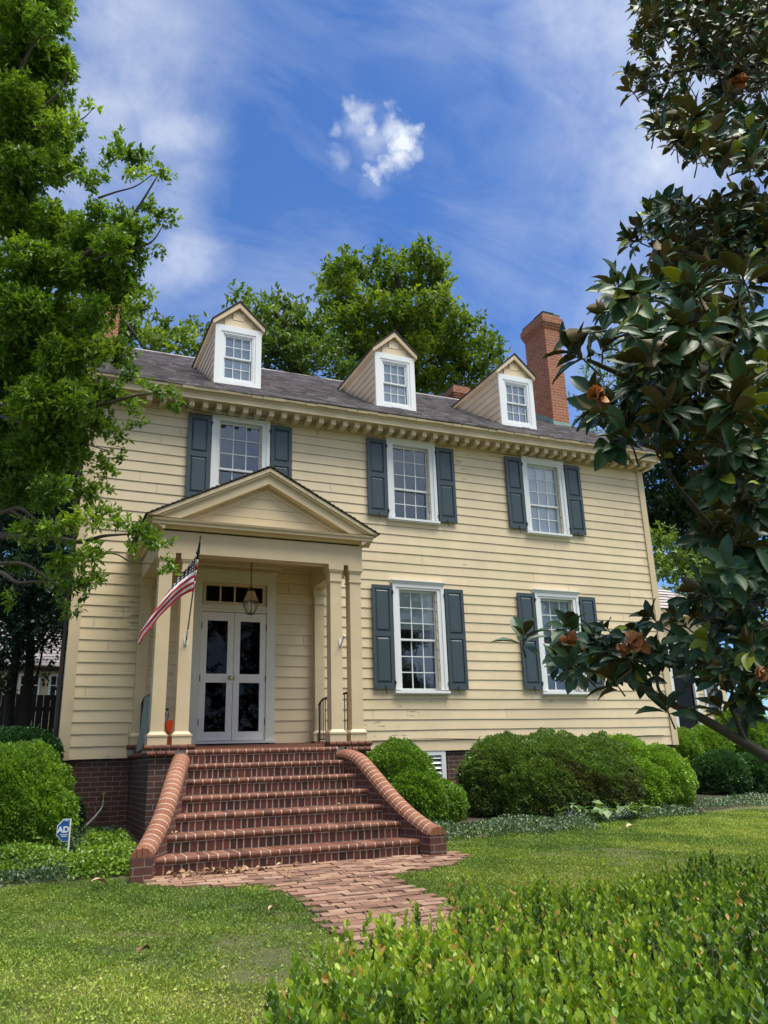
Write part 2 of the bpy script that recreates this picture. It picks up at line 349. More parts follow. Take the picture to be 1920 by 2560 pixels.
def build_path():
    mb = MB(); L_, W_ = .205, .098
    for row in range(60):
        y = -4.14-row*(W_+.006)
        for k in range(-9, 10):
            x = XD+(k+.5*(row % 2))*(L_+.006)-.1
            if not in_path(np.array(x), np.array(y)): continue
            t = random.random(); dz = random.uniform(-.006, .006); a = random.uniform(-.035, .035)
            tx, ty = random.uniform(-.03, .03), random.uniform(-.03, .03)
            ax = (math.cos(a), math.sin(a), tx); ay = (-math.sin(a), math.cos(a), ty+.055)
            mb.obox((x+random.uniform(-.006, .006), y+random.uniform(-.004, .004), gz(y)+.004+dz), (ax, ay, (0, 0, 1)), (L_/2-.002, W_/2-.001, .022), t)
    o = mb.build('path', MT['paver']); tag(o, kind='structure')
    bd = MB(); L = [(-4.06, -9.2), (-2.94, -9.2)]+[(-2.94, -5.0)]; pts = [(-4.05, -9.2), (-2.95, -9.2), (-2.95, -4.95)]+[(XD-.08+1.72*math.cos(t), -4.1-.92*math.sin(t)) for t in np.linspace(1.15, 0, 10)]+[(-1.75, -3.9), (-5.05, -3.9)]+[(XD-.08-1.72*math.cos(t), -4.1-.92*math.sin(t)) for t in np.linspace(0, 1.1, 10)]+[(-4.05, -4.95)]
    bd.add([(x, y, gz(y)+.006) for x, y in pts], [tuple(range(len(pts)))]); tag(bd.build('path_bed', plain('sandy path bed', (.20, .155, .115), 1.0, var=.5, scale=30)), kind='structure')
build_ground(); build_path()
def build_bed():
    mb = MB(); P = [(-9, -2.2), (-7, -2.9), (-5.2, -3.0), (-4.85, -1.9), (-1.8, -1.9), (-1.75, -3.0), (-.5, -2.9), (1.2, -2.6), (3.6, -2.45), (5.0, -1.9), (9, -1.6), (9, -.02), (-9, -.02)]
    mb.add([(x, y, gz(y)+.006) for x, y in P], [tuple(range(len(P)))]); tag(mb.build('planting_bed', plain('dark leaf mould', (.045, .034, .022), 1.0, var=.5, scale=14)), kind='structure')
build_bed()
# ------------------------------------------------------------------ the house
HOUSE = empty('clapboard_house', (0, 0, -2.0), 'two storey cream clapboard house with grey shutters, three dormers and pedimented porch', 'house')
XL, XR, ZB, ZT, CW = -5.80, 5.64, -1.05, 4.66, .171
UP_OPEN = [(x-.36, x+.36, 3.08, 4.56) for x in (-3.29, .0, 3.014)]
LO_OPEN = [(x-.36, x+.36, -.05, 1.75) for x in (.02, 3.04)]
DOOR_OPEN = [(XD-.62, XD+.62, -1.06, 1.80)]
def siding(mb, x0, x1, z0, z1, opens, cw=CW, thick=.020, wave=.005, seg=.5, cuts=None, Tf=lambda x, y, z: (x, y, z)):
    n = max(1, round((z1-z0)/cw)); h = (z1-z0)/n
    for i in range(n):
        za, zb = z0+i*h, z0+(i+1)*h; a0, a1 = (x0, x1) if cuts is None else cuts((za+zb)/2, za, zb)
        if a1-a0 < .02: continue
        js = sorted([a0, a1]+[j for j in ([random.uniform(a0, a1)] if a1-a0 > 5 else [])]+([random.uniform(a0, a1)] if a1-a0 > 8 and random.random() < .6 else []))
        off = [random.uniform(-wave, wave) for _ in range(64)]
        wob = random.uniform(0, 6)
        def zj(x): return wave*.8*math.sin(x*.9+wob)+wave*.5*math.sin(x*2.7+wob*2)
        for b0, b1 in zip(js[:-1], js[1:]):
            tn = random.random()**2; e = .0028; pieces = [(b0+e, b1-e, za, zb)]
            for ox0, ox1, oz0, oz1 in opens:
                new = []
                for p0, p1, pa, pb in pieces:
                    if p1 <= ox0 or p0 >= ox1 or pb <= oz0 or pa >= oz1: new.append((p0, p1, pa, pb)); continue
                    if p0 < ox0: new.append((p0, ox0, pa, pb))
                    if p1 > ox1: new.append((ox1, p1, pa, pb))
                    m0, m1 = max(p0, ox0), min(p1, ox1)
                    if pa < oz0: new.append((m0, m1, pa, oz0))
                    if pb > oz1: new.append((m0, m1, oz1, pb))
                pieces = new
            for p0, p1, pa, pb in pieces:
                k = max(1, int((p1-p0)/seg)); xs = [p0+(p1-p0)*q/k for q in range(k+1)]
                ya = -thick+(thick-.006)*(pa-za)/h; yb = -thick+(thick-.006)*(pb-za)/h
                vs = []
                for x in xs:
                    d = zj(x); bo = .0 if pa > za+.001 else d; to = .012 if pb > zb-.001 else 0
                    vs += [Tf(x, .012, pa+bo), Tf(x, ya, pa+bo), Tf(x, yb, pb+to), Tf(x, ya, pa+bo)]
                fs = []
                for q in range(k):
                    o = q*4; fs += [(o, o+4, o+7, o+3), (o+1, o+5, o+6, o+2)]
                fs += [(0, 1, 2), (k*4, k*4+2, k*4+1)]
                mb.add(vs, fs, [2.0 if q % 4 in (0, 3) else tn for q in range(len(vs))])  # underside vertices carry the tone that paints the lap shadow
def build_walls():
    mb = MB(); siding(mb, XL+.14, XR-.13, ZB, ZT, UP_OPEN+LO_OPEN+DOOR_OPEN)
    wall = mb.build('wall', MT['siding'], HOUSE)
    # shell behind the boards: front strip pieces, ends and back
    mb = MB(); ops = UP_OPEN+LO_OPEN+DOOR_OPEN
    xs = sorted(set([XL, XR]+[v for o in ops for v in o[:2]])); zs = sorted(set([ZB, 4.95]+[v for o in ops for v in o[2:] if v > ZB]))
    for a, b in zip(xs[:-1], xs[1:]):
        for c, d in zip(zs[:-1], zs[1:]):
            mx_, mz = (a+b)/2, (c+d)/2
            if any(o[0] < mx_ < o[1] and o[2] < mz < o[3] for o in ops): continue
            mb.add([(a, .013, c), (b, .013, c), (b, .013, d), (a, .013, d)], [(0, 1, 2, 3)])
    yb = 9.75
    mb.add([(XL, .013, ZB), (XL+.3, yb, ZB), (XL+.3, yb, 4.9), (XL+.15, 4.85, 8.15), (XL, .013, 4.95)], [(0, 4, 3, 2, 1)])
    mb.add([(XR, .013, ZB), (XR, yb, ZB), (XR, yb, 4.9), (XR, 4.85, 8.2), (XR, .013, 4.95)], [(0, 1, 2, 3, 4)])
    mb.add([(XL+.3, yb, ZB), (XR, yb, ZB), (XR, yb, 4.9), (XL+.3, yb, 4.9)], [(0, 3, 2, 1)])
    mb.build('gable_wall', MT['siding'], HOUSE)
    mb = MB(); mb.add([(XL+.05, .55, ZB), (XR-.05, .55, ZB), (XR-.05, .55, 4.8), (XL+.05, .55, 4.8)], [(0, 1, 2, 3)])
    mb.build('dark_room', MT['dark'], HOUSE)
    mb = MB(); mb.box(XL-.012, XL+.145, -.045, .03, ZB-.01, ZT+.02); mb.build('corner_board', MT['trim'], HOUSE)
    mb = MB(); mb.box(XR-.135, XR+.012, -.045, .03, ZB-.01, ZT+.09); mb.build('corner_board', MT['trim'], HOUSE)
    mb = MB(); mb.tube([(XL-.055, .06, 4.6), (XL-.055, .06, -1.6)], .038, 10); mb.build('downspout', MT['bronze'], HOUSE)
    f = MB(); f.box(XL+.03, -.22, .02, .3, -2.6, ZB); f.box(.48, XR-.03, .02, .3, -2.6, ZB); f.box(-.22, .48, .02, .3, -2.6, -1.62); f.box(XL+.03, XL+.33, .3, 9.6, -2.6, ZB); f.box(XR-.33, XR-.03, .3, 9.6, -2.6, ZB)
    f.build('foundation', MT['brickwall'], HOUSE)
    # louvred basement vent
    v = MB(); v.box(-.20, .44, -.01, .06, -1.13, -1.055); v.box(-.20, .44, -.01, .06, -1.615, -1.55); v.box(-.20, -.12, -.01, .06, -1.55, -1.13); v.box(.36, .44, -.01, .06, -1.55, -1.13)
    vf = v.build('basement_vent', MT['white'], HOUSE)
    s = MB()
    for k in range(5):
        z = -1.52+k*.083; s.prism([(.0, z), (.012, z+.004), (.05, z+.05), (.038, z+.048)], -.12, .36)
    s.build('slat', MT['white'], vf)
    d = MB(); d.add([(-.2, .09, -1.6), (.44, .09, -1.6), (.44, .09, -1.07), (-.2, .09, -1.07)], [(0, 1, 2, 3)]); d.build('backing', MT['dark'], vf)
    # cable clipped along the lowest board, spigot
    t = MB(); t.tube([(-1.7+i*.35, -.035-.003*(i % 2), -.86-.012*math.sin(i*.9)-.008*i/6) for i in range(21)], .006, 5); t.build('cable', MT['black'], HOUSE)
    t = MB(); t.tube([(-5.15, .02, -1.55), (-5.15, -.09, -1.55)], .014, 8); t.tube([(-5.15, -.09, -1.55), (-5.15, -.12, -1.62)], .012, 8); t.box(-5.18, -5.12, -.10, -.08, -1.53, -1.515)
    t.build('spigot', MT['brass'], HOUSE)
build_walls()
def build_cornice():
    x0, x1 = XL-.18, XR+.22
    mb = MB()
    mb.prism([(.01, 4.655), (-.045, 4.655), (-.045, 4.70), (-.06, 4.715), (-.06, 4.765), (.01, 4.765)], x0+.12, x1-.12)
    mb.prism([(.02, 4.765), (-.40, 4.765), (-.40, 4.865), (-.415, 4.865), (-.415, 4.885), (-.43, 4.89), (-.445, 4.935), (-.445, 4.95), (.02, 4.95)], x0, x1)
    c = mb.shear().build('cornice', MT['trim'], HOUSE)
    g = MB(); n = 60
    for i in range(n):       # splintered gutter board along the top edge
        a, b = x0+(x1-x0)*i/n, x0+(x1-x0)*(i+1)/n; j = random.uniform(-.006, .01); k2 = random.uniform(-.008, .006)
        g.prism([(-.43, 4.895+j), (-.462+k2, 4.90+j), (-.468+k2, 4.945), (-.43, 4.945)], a+.001, b-random.choice((.0, .0, .012)))
    g.shear().build('gutter_board', MT['cornice'], c)
    m0 = None; k = 0
    x = x0+.16
    while x < x1-.12:
        mb = MB(); mb.box(-.045, .045, -.33, -.06, -.11, -.001); mb.box(-.05, .05, -.335, -.06, -.022, 0)
        if m0 is None: m0 = mb.build('modillion', MT['trim'], c, (x, 0, 4.764+.012*x)); o = m0
        else: o = m0.copy(); COL.objects.link(o); o.location = Vector((x, 0, 4.764+.012*x))-origin_of(c)
        x += .2305
    w = MB(); pts = [(-4.30, -.34, 4.62), (-4.28, -.25, 4.60), (-4.2, -.2, 4.60), (-3.9, -.15, 4.60), (-3.3, -.1, 4.62), (-2.75, -.08, 4.64), (-2.7, -.07, 4.60)]
    w.tube(pts, .007, 5).build('cable', MT['black'], HOUSE)
build_cornice()
SL, YE, ZE = .635, -.47, 4.955
def zr(y): return ZE+SL*(y-YE)
def build_roof():
    x0, x1, yr = XL-.16, XR+.20, 4.85
    mb = MB(); L_ = (yr-YE)*math.sqrt(1+SL*SL); ex = .125; n = int(L_/ex); nrm = np.array((0, -SL, 1))/math.sqrt(1+SL*SL); dr = np.array((0, 1, SL))/math.sqrt(1+SL*SL)
    base = np.array((0, YE, ZE))
    wv = [random.uniform(0, 6) for _ in range(8)]
    for i in range(n+1):
        s0 = i*ex; x = x0-random.uniform(0, .15)
        while x < x1:
            w = random.uniform(.13, .26); a, b = max(x, x0), min(x+w, x1); x += w
            if b-a < .01: continue
            j = random.uniform(-.012, .012)*(0 if i == 0 else 1); sag = .012*math.sin(a*.8+wv[0])+.006*math.sin(a*2.1+i*.2)
            lift = random.choice((0, 0, 0, 0, .004, .010)); t = min(1, max(0, random.gauss(.5, .22)))
            p = lambda xx, ss, hh: base+dr*ss+nrm*hh+np.array((xx, 0, sag*.6))
            th = .010+lift
            mb.add([p(a+.001, s0+j, .002), p(b-.001, s0+j, .002), p(b-.001, s0+j, th+.008), p(a+.001, s0+j, th+.008), p(b-.001, s0+ex+.03, .003), p(a+.001, s0+ex+.03, .003)],
                   [(0, 1, 2, 3), (3, 2, 4, 5), (0, 3, 5), (1, 4, 2)], t)
    mb.shear(); r = mb.build('roof', MT['slate'], HOUSE)
    u = MB(); u.add([(x0, YE+.01, ZE-.012), (x1, YE+.01, ZE-.012), (x1, yr, zr(yr)-.012), (x0, yr, zr(yr)-.012), (x1, 2*yr-YE, ZE), (x0, 2*yr-YE, ZE)], [(0, 1, 2, 3), (3, 2, 4, 5)])
    u.add([(x0, YE+.01, ZE-.03), (x1, YE+.01, ZE-.03), (x1, YE+.01, ZE-.0121), (x0, YE+.01, ZE-.0121)], [(0, 1, 2, 3)])
    u.shear(); u.build('roof_deck', MT['darkshingle'], r)
    u = MB(); u.prism([(yr-.12, zr(yr)-.055), (yr, zr(yr)+.03), (yr+.12, zr(yr)-.055)], x0, x1); u.shear(); u.build('ridge_cap', MT['slate'], r)
    # bargeboards closing the gable ends
    for xx in (x0+.02, x1-.04):
        b = MB(); b.prism([(YE, ZE-.03), (YE, ZE-.2), (yr, zr(yr)-.2), (2*yr-YE, ZE-.2), (2*yr-YE, ZE-.03), (yr, zr(yr)-.03)], xx, xx+.03); b.shear(); b.build('bargeboard', MT['trim'], HOUSE)
build_roof()
# ------------------------------------------------------------------ windows
def frame_ring(mb, x0, x1, z0, z1, w, ya, yb, wt=None, wb=None):
    wt = w if wt is None else wt; wb = w if wb is None else wb
    mb.box(x0, x0+w, ya, yb, z0, z1); mb.box(x1-w, x1, ya, yb, z0, z1)
    mb.box(x0+w, x1-w, ya, yb, z1-wt, z1); mb.box(x0+w, x1-w, ya, yb, z0, z0+wb)
def sash(gw, z0, z1, cols, rows, y, parent, loc, mat='white', mun=.016, st=.035):
    mb = MB(); frame_ring(mb, -gw/2-st, gw/2+st, z0, z1, st, y, y+.035)
    a0, a1, b0, b1 = -gw/2, gw/2, z0+st, z1-st
    for c in range(1, cols):
        x = a0+(a1-a0)*c/cols; mb.box(x-mun/2, x+mun/2, y+.003, y+.03, b0, b1)
    for r in range(1, rows):
        z = b0+(b1-b0)*r/rows
        for c in range(cols):
            xa, xb = a0+(a1-a0)*c/cols+(mun/2 if c else 0), a0+(a1-a0)*(c+1)/cols-(mun/2 if c < cols-1 else 0)
            mb.box(xa, xb, y+.003, y+.03, z-mun/2, z+mun/2)
    s = mb.build('sash', MT[mat], parent, loc)
    p = MB(); p.add([(a0-.003, y+.016, b0-.003), (a1+.003, y+.016, b0-.003), (a1+.003, y+.016, b1+.003), (a0-.003, y+.016, b1+.003)], [(0, 1, 2, 3)])
    p.build('pane', MT['glass'], parent, loc)
def make_window(x, zg0, zg1, rows_up, rows_lo, crown, blind, blindmat, parent=HOUSE, xw=.685):
    """zg0..zg1 glass height; frame origin at the glass bottom centre"""
    H = zg1-zg0; g = xw; mb = MB()
    o = g/2+.035; F = o+.135; top = H+.14
    for s in (-1, 1):
        a, b = sorted((s*(o+.004), s*(o+.075))); mb.box(a, b, -.052, .03, -.035, H+.075)
        a, b = sorted((s*(o+.075), s*F)); mb.box(a, b, -.068, .03, -.035, H+.075)
        a, b = sorted((s*(o-.03), s*(o+.0039))); mb.box(a, b, .028, .10, -.035, H+.04)
    mb.box(-o-.0749, o+.0749, -.052, .03, H+.036, H+.105) if False else mb.box(-o-.004, o+.004, -.052, .03, H+.036, H+.075)
    mb.box(-F, F, -.068, .03, H+.075, top)
    if crown:
        mb.prism([(.0, top), (-.075, top), (-.08, top+.02), (-.105, top+.045), (-.105, top+.062), (.0, top+.068)], -F-.022, F+.022)
    else:
        mb.box(-F-.012, F+.012, -.082, .02, top, top+.022)
    w = mb.build('window', MT['white'], parent, (x, 0, zg0))
    s = MB(); s.prism([(.03, -.04), (-.10, -.055), (-.10, -.095), (-.075, -.095), (-.07, -.115), (.0, -.115)], -F-.02, F+.02); s.build('sill', MT['white'], w, (x, 0, zg0))
    n = rows_up+rows_lo; zm = H*rows_lo/n
    sash(g, zm-.02, H+.035, 3, rows_up, .035, w, (x, 0, zg0))
    sash(g, -.035, zm+.02, 3, rows_lo, .072, w, (x, 0, zg0))
    if blind:
        b = MB(); z0 = H*(1-blind); b.add([(-o, .117, z0), (o, .117, z0), (o, .117, H+.04), (-o, .117, H+.04)], [(0, 1, 2, 3)]); b.box(-o, o, .112, .124, z0-.012, z0+.012)
        b.build('blind', MT[blindmat], w, (x, 0, zg0))
    return w
for i, (x, bl, bm) in enumerate(((-3.29, .0, 'blind'), (.0, .0, 'blind'), (3.014, 1.0, 'blind'))):
    make_window(x, 3.13, 4.505, 3, 2, False, bl, bm)
for x, bl in ((.025, .38), (3.045, .40)):
    make_window(x, .0, 1.70, 3, 3, True, bl, 'blindgrey')
def make_shutter(w, h):
    mb = MB(); st, rl = .055, .07; t = .03
    mb.box(-w/2, -w/2+st, -t, 0, 0, h); mb.box(w/2-st, w/2, -t, 0, 0, h)
    zm = h*.52
    for a, b in ((0, rl+.03), (zm-.045, zm+.045), (h-rl, h)): mb.box(-w/2+st, w/2-st, -t, 0, a, b)
    for a, b in ((rl+.03, zm-.045), (zm+.045, h-rl)):
        x0, x1 = -w/2+st, w/2-st; i = .028
        mb.box(x0, x1, -.012, -.004, a, b)
        mb.add([(x0+.012, -.0125, a+.012), (x1-.012, -.0125, a+.012), (x1-.012, -.0125, b-.012), (x0+.012, -.0125, b-.012),
                (x0+.012+i, -.028, a+.012+i), (x1-.012-i, -.028, a+.012+i), (x1-.012-i, -.028, b-.012-i), (x0+.012+i, -.028, b-.012-i)],
               [(0, 1, 5, 4), (1, 2, 6, 5), (2, 3, 7, 6), (3, 0, 4, 7), (4, 5, 6, 7)])
    s = mb.build('shutter', MT['shutter'], HOUSE, (0, 0, -2.0))
    return s
def hardware(s, w, h, side):        # side: +1 when the window lies to the right of the shutter
    W0 = origin_of(s)
    for z in (.10, h-.13):
        mb = MB(); x = side*w/2; a, b = sorted((x-side*.005, x+side*.035)); mb.box(a, b, -.045, -.031, z, z+.016); mb.box(min(x, x+side*.016), max(x, x+side*.016), -.045, -.02, z-.03, z+.045)
        mb.build('hinge', MT['black'], s, W0)
    mb = MB(); x = side*.02; mb.tube([(x, -.005, -.015), (x, -.05, -.02), (x-.005, -.05, -.055), (x+.012, -.05, -.085), (x+.02, -.05, -.075)], .006, 6); mb.box(x-.008, x+.008, -.042, -.031, -.02, .05)
    mb.build('holdback', MT['black'], s, W0)
su, slo = make_shutter(.385, 1.51), make_shutter(.385, 1.815)
first = {id(su): True, id(slo): True}
for proto, wins, z0 in ((su, (-3.29, .0, 3.014), 3.085), (slo, (.025, 3.045), -.025)):
    h = 1.51 if proto is su else 1.815
    for x in wins:
        for sd_ in (-1, 1):
            o = proto if first[id(proto)] else proto.copy()
            if not first[id(proto)]: COL.objects.link(o)
            first[id(proto)] = False
            cx = x+sd_*(.345+.175+.012+.1925)-.0
            o.location = Vector((cx, -.045, z0+.006*x))-origin_of(HOUSE)
            o.rotation_euler = (0, 0, 0)
            hardware(o, .385, h, -sd_)
# ------------------------------------------------------------------ dormers
def build_dormer(x):
    dz = .012*x; yd, hw, zb, ze, za = .45, .435, 5.50+dz, 6.80+dz, 7.21+dz
    ys = lambda z: YE+(z-dz-ZE)/SL
    mb = MB()
    for sg in (-1, 1):     # cheeks: horizontal boards that run back into the roof
        X = x+sg*hw
        if sg < 0: Tf = lambda a, b, c: (X+b, -a, c)
        else: Tf = lambda a, b, c: (X-b, a, c)
        if sg < 0: cuts = lambda zm, z0, z1: (-ys(z1)-.05, -yd)
        else: cuts = lambda zm, z0, z1: (yd, ys(z1)+.05)
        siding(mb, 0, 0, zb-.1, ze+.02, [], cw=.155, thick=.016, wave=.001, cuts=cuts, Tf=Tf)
    def gc(zm, z0, z1):
        h = max(.0, (za-.06-z1)/(za-ze))*hw; return (x-h, x+h)
    siding(mb, 0, 0, 6.745+dz, za-.02, [], cw=.14, thick=.014, wave=.001, cuts=gc, Tf=lambda a, b, c: (a, yd+b, c))
    mb.add([(x-hw, yd+.012, 6.72+dz), (x+hw, yd+.012, 6.72+dz), (x+hw, yd+.012, ze), (x, yd+.012, za), (x-hw, yd+.012, ze)], [(0, 1, 2, 3, 4)])
    d = mb.build('dormer', MT['dormer'], HOUSE)
    # rake boards and roof
    rk = MB(); n = np.array((.41, .435)); tw = .075; ov = .075
    sl = (za+.04-ze)/(hw+.065)
    for sg in (-1, 1):
        tip = (x+sg*(hw+.065), ze-.01); ap = (x, za+.04)
        q = [(tip[0], tip[1]), (ap[0], ap[1]), (ap[0], ap[1]-.105), (tip[0]-sg*.012, tip[1]-.075)]
        rk.prism(q if sg < 0 else q[::-1], yd-ov, yd-.018, axis='y')
        e = [(tip[0], tip[1]-.004), (tip[0]-sg*.06, tip[1]+.03), (tip[0]-sg*.06, tip[1]-.075), (tip[0]-sg*.012, tip[1]-.079)]
        rk.prism(e if sg < 0 else e[::-1], yd-.0179, ys(tip[1])+.1, axis='y')
    rk.build('rake_board', MT['dormer'], d)
    rf = MB()
    for sg in (-1, 1):
        tip = np.array((x+sg*(hw+.09), ze-.018)); ap = np.array((x, za+.055)); yt, ya = ys(tip[1])+.1, ys(ap[1])+.1
        q = [(tip[0], yd-ov-.02, tip[1]), (ap[0], yd-ov-.02, ap[1]), (ap[0], ya, ap[1]), (tip[0], yt, tip[1])]
        q2 = [(a, b, c+.025) for a, b, c in q]
        rf.add(q+q2, [(0, 1, 2, 3), (4, 7, 6, 5), (0, 4, 5, 1), (1, 5, 6, 2), (2, 6, 7, 3), (3, 7, 4, 0)])
    rf.build('dormer_roof', MT['darkshingle'], d)
    g0, g1, gw = 5.675+dz, 6.535+dz, .46
    w = MB(); o = gw/2+.03
    w.box(x-hw-.004, x-o-.07, yd-.035, yd+.02, zb-.02, 6.74+dz); w.box(x+o+.07, x+hw+.004, yd-.035, yd+.02, zb-.02, 6.74+dz)
    w.box(x-o-.07, x+o+.07, yd-.035, yd+.02, g1+.085, 6.74+dz); w.box(x-o-.07, x+o+.07, yd-.035, yd+.02, zb-.02, g0-.075)
    frame_ring(w, x-o-.07, x+o+.07, g0-.075, g1+.085, .045, yd-.022, yd+.02)
    frame_ring(w, x-o-.025, x+o+.025, g0-.03, g1+.04, .024, yd-.008, yd+.03)
    wf = w.build('window', MT['white'], d)
    H = g1-g0
    sash(gw, H*.5-.015, H+.012, 3, 2, .0, d, (x, yd+.012, g0), st=.026, mun=.013)
    sash(gw, -.01, H*.5+.015, 3, 2, .036, d, (x, yd+.012, g0), st=.026, mun=.013)
    b = MB(); b.add([(x-o, yd+.09, g0-.02), (x+o, yd+.09, g0-.02), (x+o, yd+.09, g1+.02), (x-o, yd+.09, g1+.02)], [(0, 1, 2, 3)]); b.build('blind', MT['blind'], d)
for x in (-3.275, -.045, 2.862): build_dormer(x)
def build_chimney(x0, x1, y0, y1, z0, z1, flue, name='chimney'):
    mb = MB(); mb.box(x0, x1, y0, y1, z0, z1-.34)
    for i, (e, a, b) in enumerate(((.024, -.34, -.27), (.048, -.27, -.20), (.072, -.20, -.03), (.03, -.03, .05))): mb.box(x0-e, x1+e, y0-e, y1+e, z1+a+.0005*i, z1+b)
    c = mb.build(name, MT['chimney'], HOUSE)
    cap = MB(); cap.box(x0-.03, x1+.03, y0-.03, y1+.03, z1+.05, z1+.085); cap.build('chimney_cap', MT['darkshingle'], c)
    if flue:
        f = MB(); f.box(x0+.10, x1-.12, y0+.12, y0+.42, z1+.085, z1+.16); f.box(x0+.05, x1-.08, y0+.06, y0+.48, z1+.165, z1+.185); f.build('flue_hood', MT['darkshingle'], c)
        s = MB(); st = 8
        for i in range(st):
            ya, yb = y0+(y1-y0)*i/st, y0+(y1-y0)*(i+1)/st; zt = zr(ya)+.012*x0+.17
            s.box(x0-.012, x0-.001, ya, yb+.004, zr(ya)-.05, zt)
        s.box(x0-.02, x1+.02, y0-.012, y0-.001, zr(y0)-.05, zr(y0)+.012*x0+.10)
        s.build('flashing', MT['copper'], c)
build_chimney(5.10, 5.585, 2.15, 3.05, 6.3, 9.78, True)
build_chimney(-5.72, -5.22, 3.6, 4.5, 7.2, 9.36, False)
build_chimney(4.52, 5.02, 6.0, 6.6, 6.8, 9.42, False)
# ------------------------------------------------------------------ porch
PF, PH = -1.905, 1.50          # front of columns, half width of the beam
def column(x, y, zb, hw=.0875, rear=False):
    mb = MB(); d = .06 if rear else hw
    mb.box(x-hw, x+hw, y-d, y+d, zb+.15, 1.50); nm = 'pilaster' if rear else 'column'
    c = mb.build(nm, MT['trim'], HOUSE)
    b = MB(); b.box(x-hw-.035, x+hw+.035, y-d-.035, y+d+.035, zb, zb+.125)
    e = .035
    b.add([(x-hw-e, y-d-e, zb+.125), (x+hw+e, y-d-e, zb+.125), (x+hw+e, y+d+e, zb+.125), (x-hw-e, y+d+e, zb+.125), (x-hw-.001, y-d-.001, zb+.165), (x+hw+.001, y-d-.001, zb+.165), (x+hw+.001, y+d+.001, zb+.165), (x-hw-.001, y+d+.001, zb+.165)],
          [(0, 1, 5, 4), (1, 2, 6, 5), (2, 3, 7, 6), (3, 0, 4, 7), (4, 5, 6, 7)])
    b.box(x-hw-.045, x+hw+.045, y-d-.045, y+d+.045, zb+.105, zb+.128); b.build('base', MT['trim'], c)
    k = MB(); k.box(x-hw-.004, x+hw+.004, y-d-.004, y+d+.004, 1.38, 1.51); k.box(x-hw-.014, x+hw+.014, y-d-.014, y+d+.014, 1.365, 1.385)
    k.box(x-hw-.012, x+hw+.012, y-d-.012, y+d+.012, 1.50, 1.54); k.box(x-hw-.03, x+hw+.03, y-d-.03, y+d+.03, 1.54, 1.62); k.box(x-hw-.022, x+hw+.022, y-d-.022, y+d+.022, 1.52, 1.541); k.build('capital', MT['trim'], c)
CY = PF+.035+.0875
for s in (-1, 1):
    column(XD+s*1.39, CY, -.925); column(XD+s*1.08, CY, -.925); column(XD+s*1.42, -.085, -.865, .08, True)
